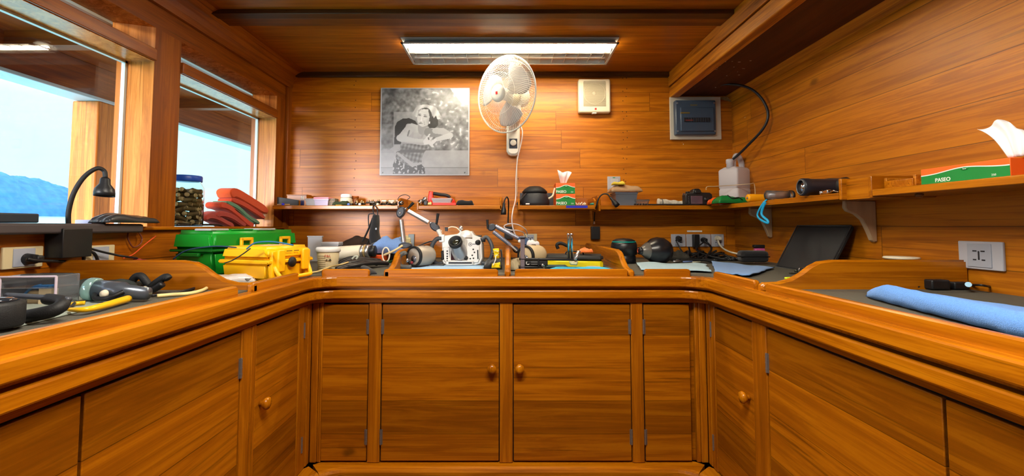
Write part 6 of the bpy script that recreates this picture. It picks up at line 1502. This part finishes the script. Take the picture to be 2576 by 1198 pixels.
pal = terry('cloth_pale', (168,200,215)); blu = terry('cloth_blue_mid', (110,150,205))
def px_towel(label, P, m, seed, h=.010, th=.004, nn_=30):
    """a flat cloth whose four corners lie on the worktop at the given photo pixels"""
    a, b, c, d = [B(u, v) for u, v in P]
    cc = (a+b+c+d)/4
    def fn(u, v):
        p = a.lerp(b, u).lerp(d.lerp(c, u), v)-cc
        n_ = noise.noise(Vector((u*4+seed, v*4, seed*.7)))
        return (p.x+.008*noise.noise(Vector((v*5, u*2, seed))), p.y+.010*noise.noise(Vector((u*5, v*2, seed+3))), .001+th+h*.5+h*.5*n_)
    return solo('flat_towel', label, 'towel', MB().grid(fn, nn_, 20, th), m, (cc.x, cc.y, ZT), 0, world=False)
px_towel('pale blue-white cloth spread just right of the third divider', [(1612,682),(1790,688),(1775,668),(1600,664)], pal, 5, .012)
px_towel('mid blue cloth spread in the right corner of the worktop', [(1800,692),(1885,699),(1948,678),(1790,662)], blu, 7, .014)
t = thing('black_pouch', 'small black zipped hard pouch at the right end of the blue cloth', 'pouch', (W(1904,655,Y=2.36).x, 2.40, ZT+.0), math.radians(-6))
part('shell', MB().bb(-.072, .072, -.04, .04, .012, .074, .018), blackf, t); part('zip', MB().bb(-.073, .073, -.041, .041, .040, .045, .001), mat('zip_black', (10,10,12), .4), t)
t = thing('compact_camera', 'pink and black compact camera behind the black folder', 'camera', (W(1932,635,Y=2.56).x, 2.60, ZT), math.radians(-10))
part('body', MB().bb(-.055, .055, -.018, .018, .001, .078, .008), pcl('pink_case', (205,90,150), .4), t)
part('top_plate', MB().bb(-.060, .058, -.02, .02, .079, .098, .006), black, t)
part('strap', MB().tube([(.03,-.02,.01), (.05,-.03,.03), (.07,-.03,.05)], .006, n=6), pcl('strap_cream', (215,190,150)), t)
# black folder leaning on the right wall
P3 = [Vector((1.372, 2.235, ZT+.001)), Vector((1.372, 1.885, ZT+.001)), Vector((1.488, 1.885, 1.103)), Vector((1.488, 2.235, 1.103))]
n3 = (P3[1]-P3[0]).cross(P3[3]-P3[0]).normalized()
if n3.x < 0: n3 = -n3
t = thing('laptop_sleeve', 'black padded sleeve leaning against the right wall under the shelf', 'sleeve', (1.40, 2.06, ZT))
part('sleeve', MB().prism(P3, n3*.020, .006), mat('sleeve_black', (26,30,34), .6, bump=.2, bscale=300), t, world=True)
part('edge_binding', MB().tube([p-n3*.001 for p in P3], .004, closed=True, n=6, smooth=False), blackf, t, world=True)
k1 = W(2044, 662, X=1.40)
t = thing('key_ring', 'small steel ring with a key at the foot of the black sleeve', 'key ring', B(2018, 690))
part('ring', MB().tube([(.014*math.cos(a*PI/8)+.0, .0, .016+.014*math.sin(a*PI/8)) for a in range(16)], .0016, closed=True, n=6, sub=1), chrome, t)
part('key', MB().box((-.03, 0, .004), (.05, .012, .004), .001), mat('key_dark', (60,60,50), .4, .5), t)
solo('yellow_clip', 'small fluorescent yellow clip on the bare mat near the right rail', 'clip', MB().box(B(1983, 700, .006), (.030, .012, .008), .003, rot=Matrix.Rotation(.3, 3, 'Z')), pcl('clip_neon', (215,230,40)))
for k, (u, v) in enumerate(((2003,685),(2010,693),(2021,684))):
    solo('metal_fitting', 'small dark metal fitting next to the key ring', 'fitting', MB().lathe([(.007, .001), (.008, .005), (.005, .012), (.001, .0125)], B(u, v), n=12), mat('fit_dark', (60,64,50), .35, .6), group='metal fittings by the key ring')
# ---- right of the right divider
tw = terry('towel_sky', (96,150,225))
t = thing('rolled_towel', 'thick sky-blue towel folded along the front of the right worktop', 'towel', (1.0, .9, ZT))
a_, b_, c2_ = Vector((1.03, 1.275, 0)), Vector((.895, .62, 0)), Vector((.88, .20, 0))
def fnr(u, v):
    """rolled front edge and flat back part of the towel"""
    q = (a_.lerp(b_, u/.6) if u < .6 else b_.lerp(c2_, (u-.6)/.4))
    s2 = min(1, u*12); r = .023*(s2**.5)+.001
    L = v*6.0
    if L < PI: ang_ = -PI/2-L; off, z = r*math.cos(ang_), ZT+.002+r+r*math.sin(ang_)
    else: off, z = (L-PI)/(6-PI)*(.03+.28*min(1, max(0, (u-.12)*2.2))), ZT+.002+2*r*(1-.35*(L-PI)/(6-PI))
    nz = .0022*noise.noise(Vector((u*30, v*8, 3)))
    return (q.x+.014+off+nz, q.y, z+nz+.0015*noise.noise(Vector((u*9, v*3, 8))))
part('fold', MB().grid(fnr, 70, 26, .003), tw, t, world=True)
t = thing('battery_charger', 'black charger block with a lead on the right worktop by the wall', 'charger', (1.30, 1.33, ZT))
c_ = B(2392, 722)
q = lambda n, m, mt, par=t: part(n, m, mt, par, world=True)
q('block', MB().box(W(2352,715,Z=ZT+.018), (.060,.045,.032), .005).box(W(2402,717,Z=ZT+.014), (.05,.05,.024), .004), black)
q('plug_pins', MB().cone(W(2330,712,Z=ZT+.018), W(2305,716,Z=ZT+.012), .006, .003, n=8).cone(W(2330,718,Z=ZT+.012), W(2308,722,Z=ZT+.008), .005, .003, n=8), black)
q('foil_label', MB().cone(W(2436,717,Z=ZT+.020), W(2436,716,Z=ZT+.026), .008, n=12), chrome)
for k in range(4):
    solo('coiled_lead', 'black coiled lead trailing right from the charger block', 'cable', MB().tube([W(2436,714+k,Z=ZT+.010), W(2470,706+4*k,Z=ZT+.012+.004*k), W(2510,716+3*k,Z=ZT+.008), W(2550,722+2*k,Z=ZT+.012), W(2600,728+3*k,Z=ZT+.008)], .0036, n=8), black, group='leads trailing from the charger block')
solo('cream_plate', 'pale rounded plate edge showing behind the right divider', 'plate', MB().lathe([(.05, .001), (.055, .006), (.05, .010)], (1.46, 1.62, ZT+.085), n=26), cream)
solo('stack_block', 'small wooden block carrying the pale plate behind the right divider', 'block', MB().bb(1.42, 1.50, 1.58, 1.66, ZT+.001, ZT+.0855, .003), w_x)
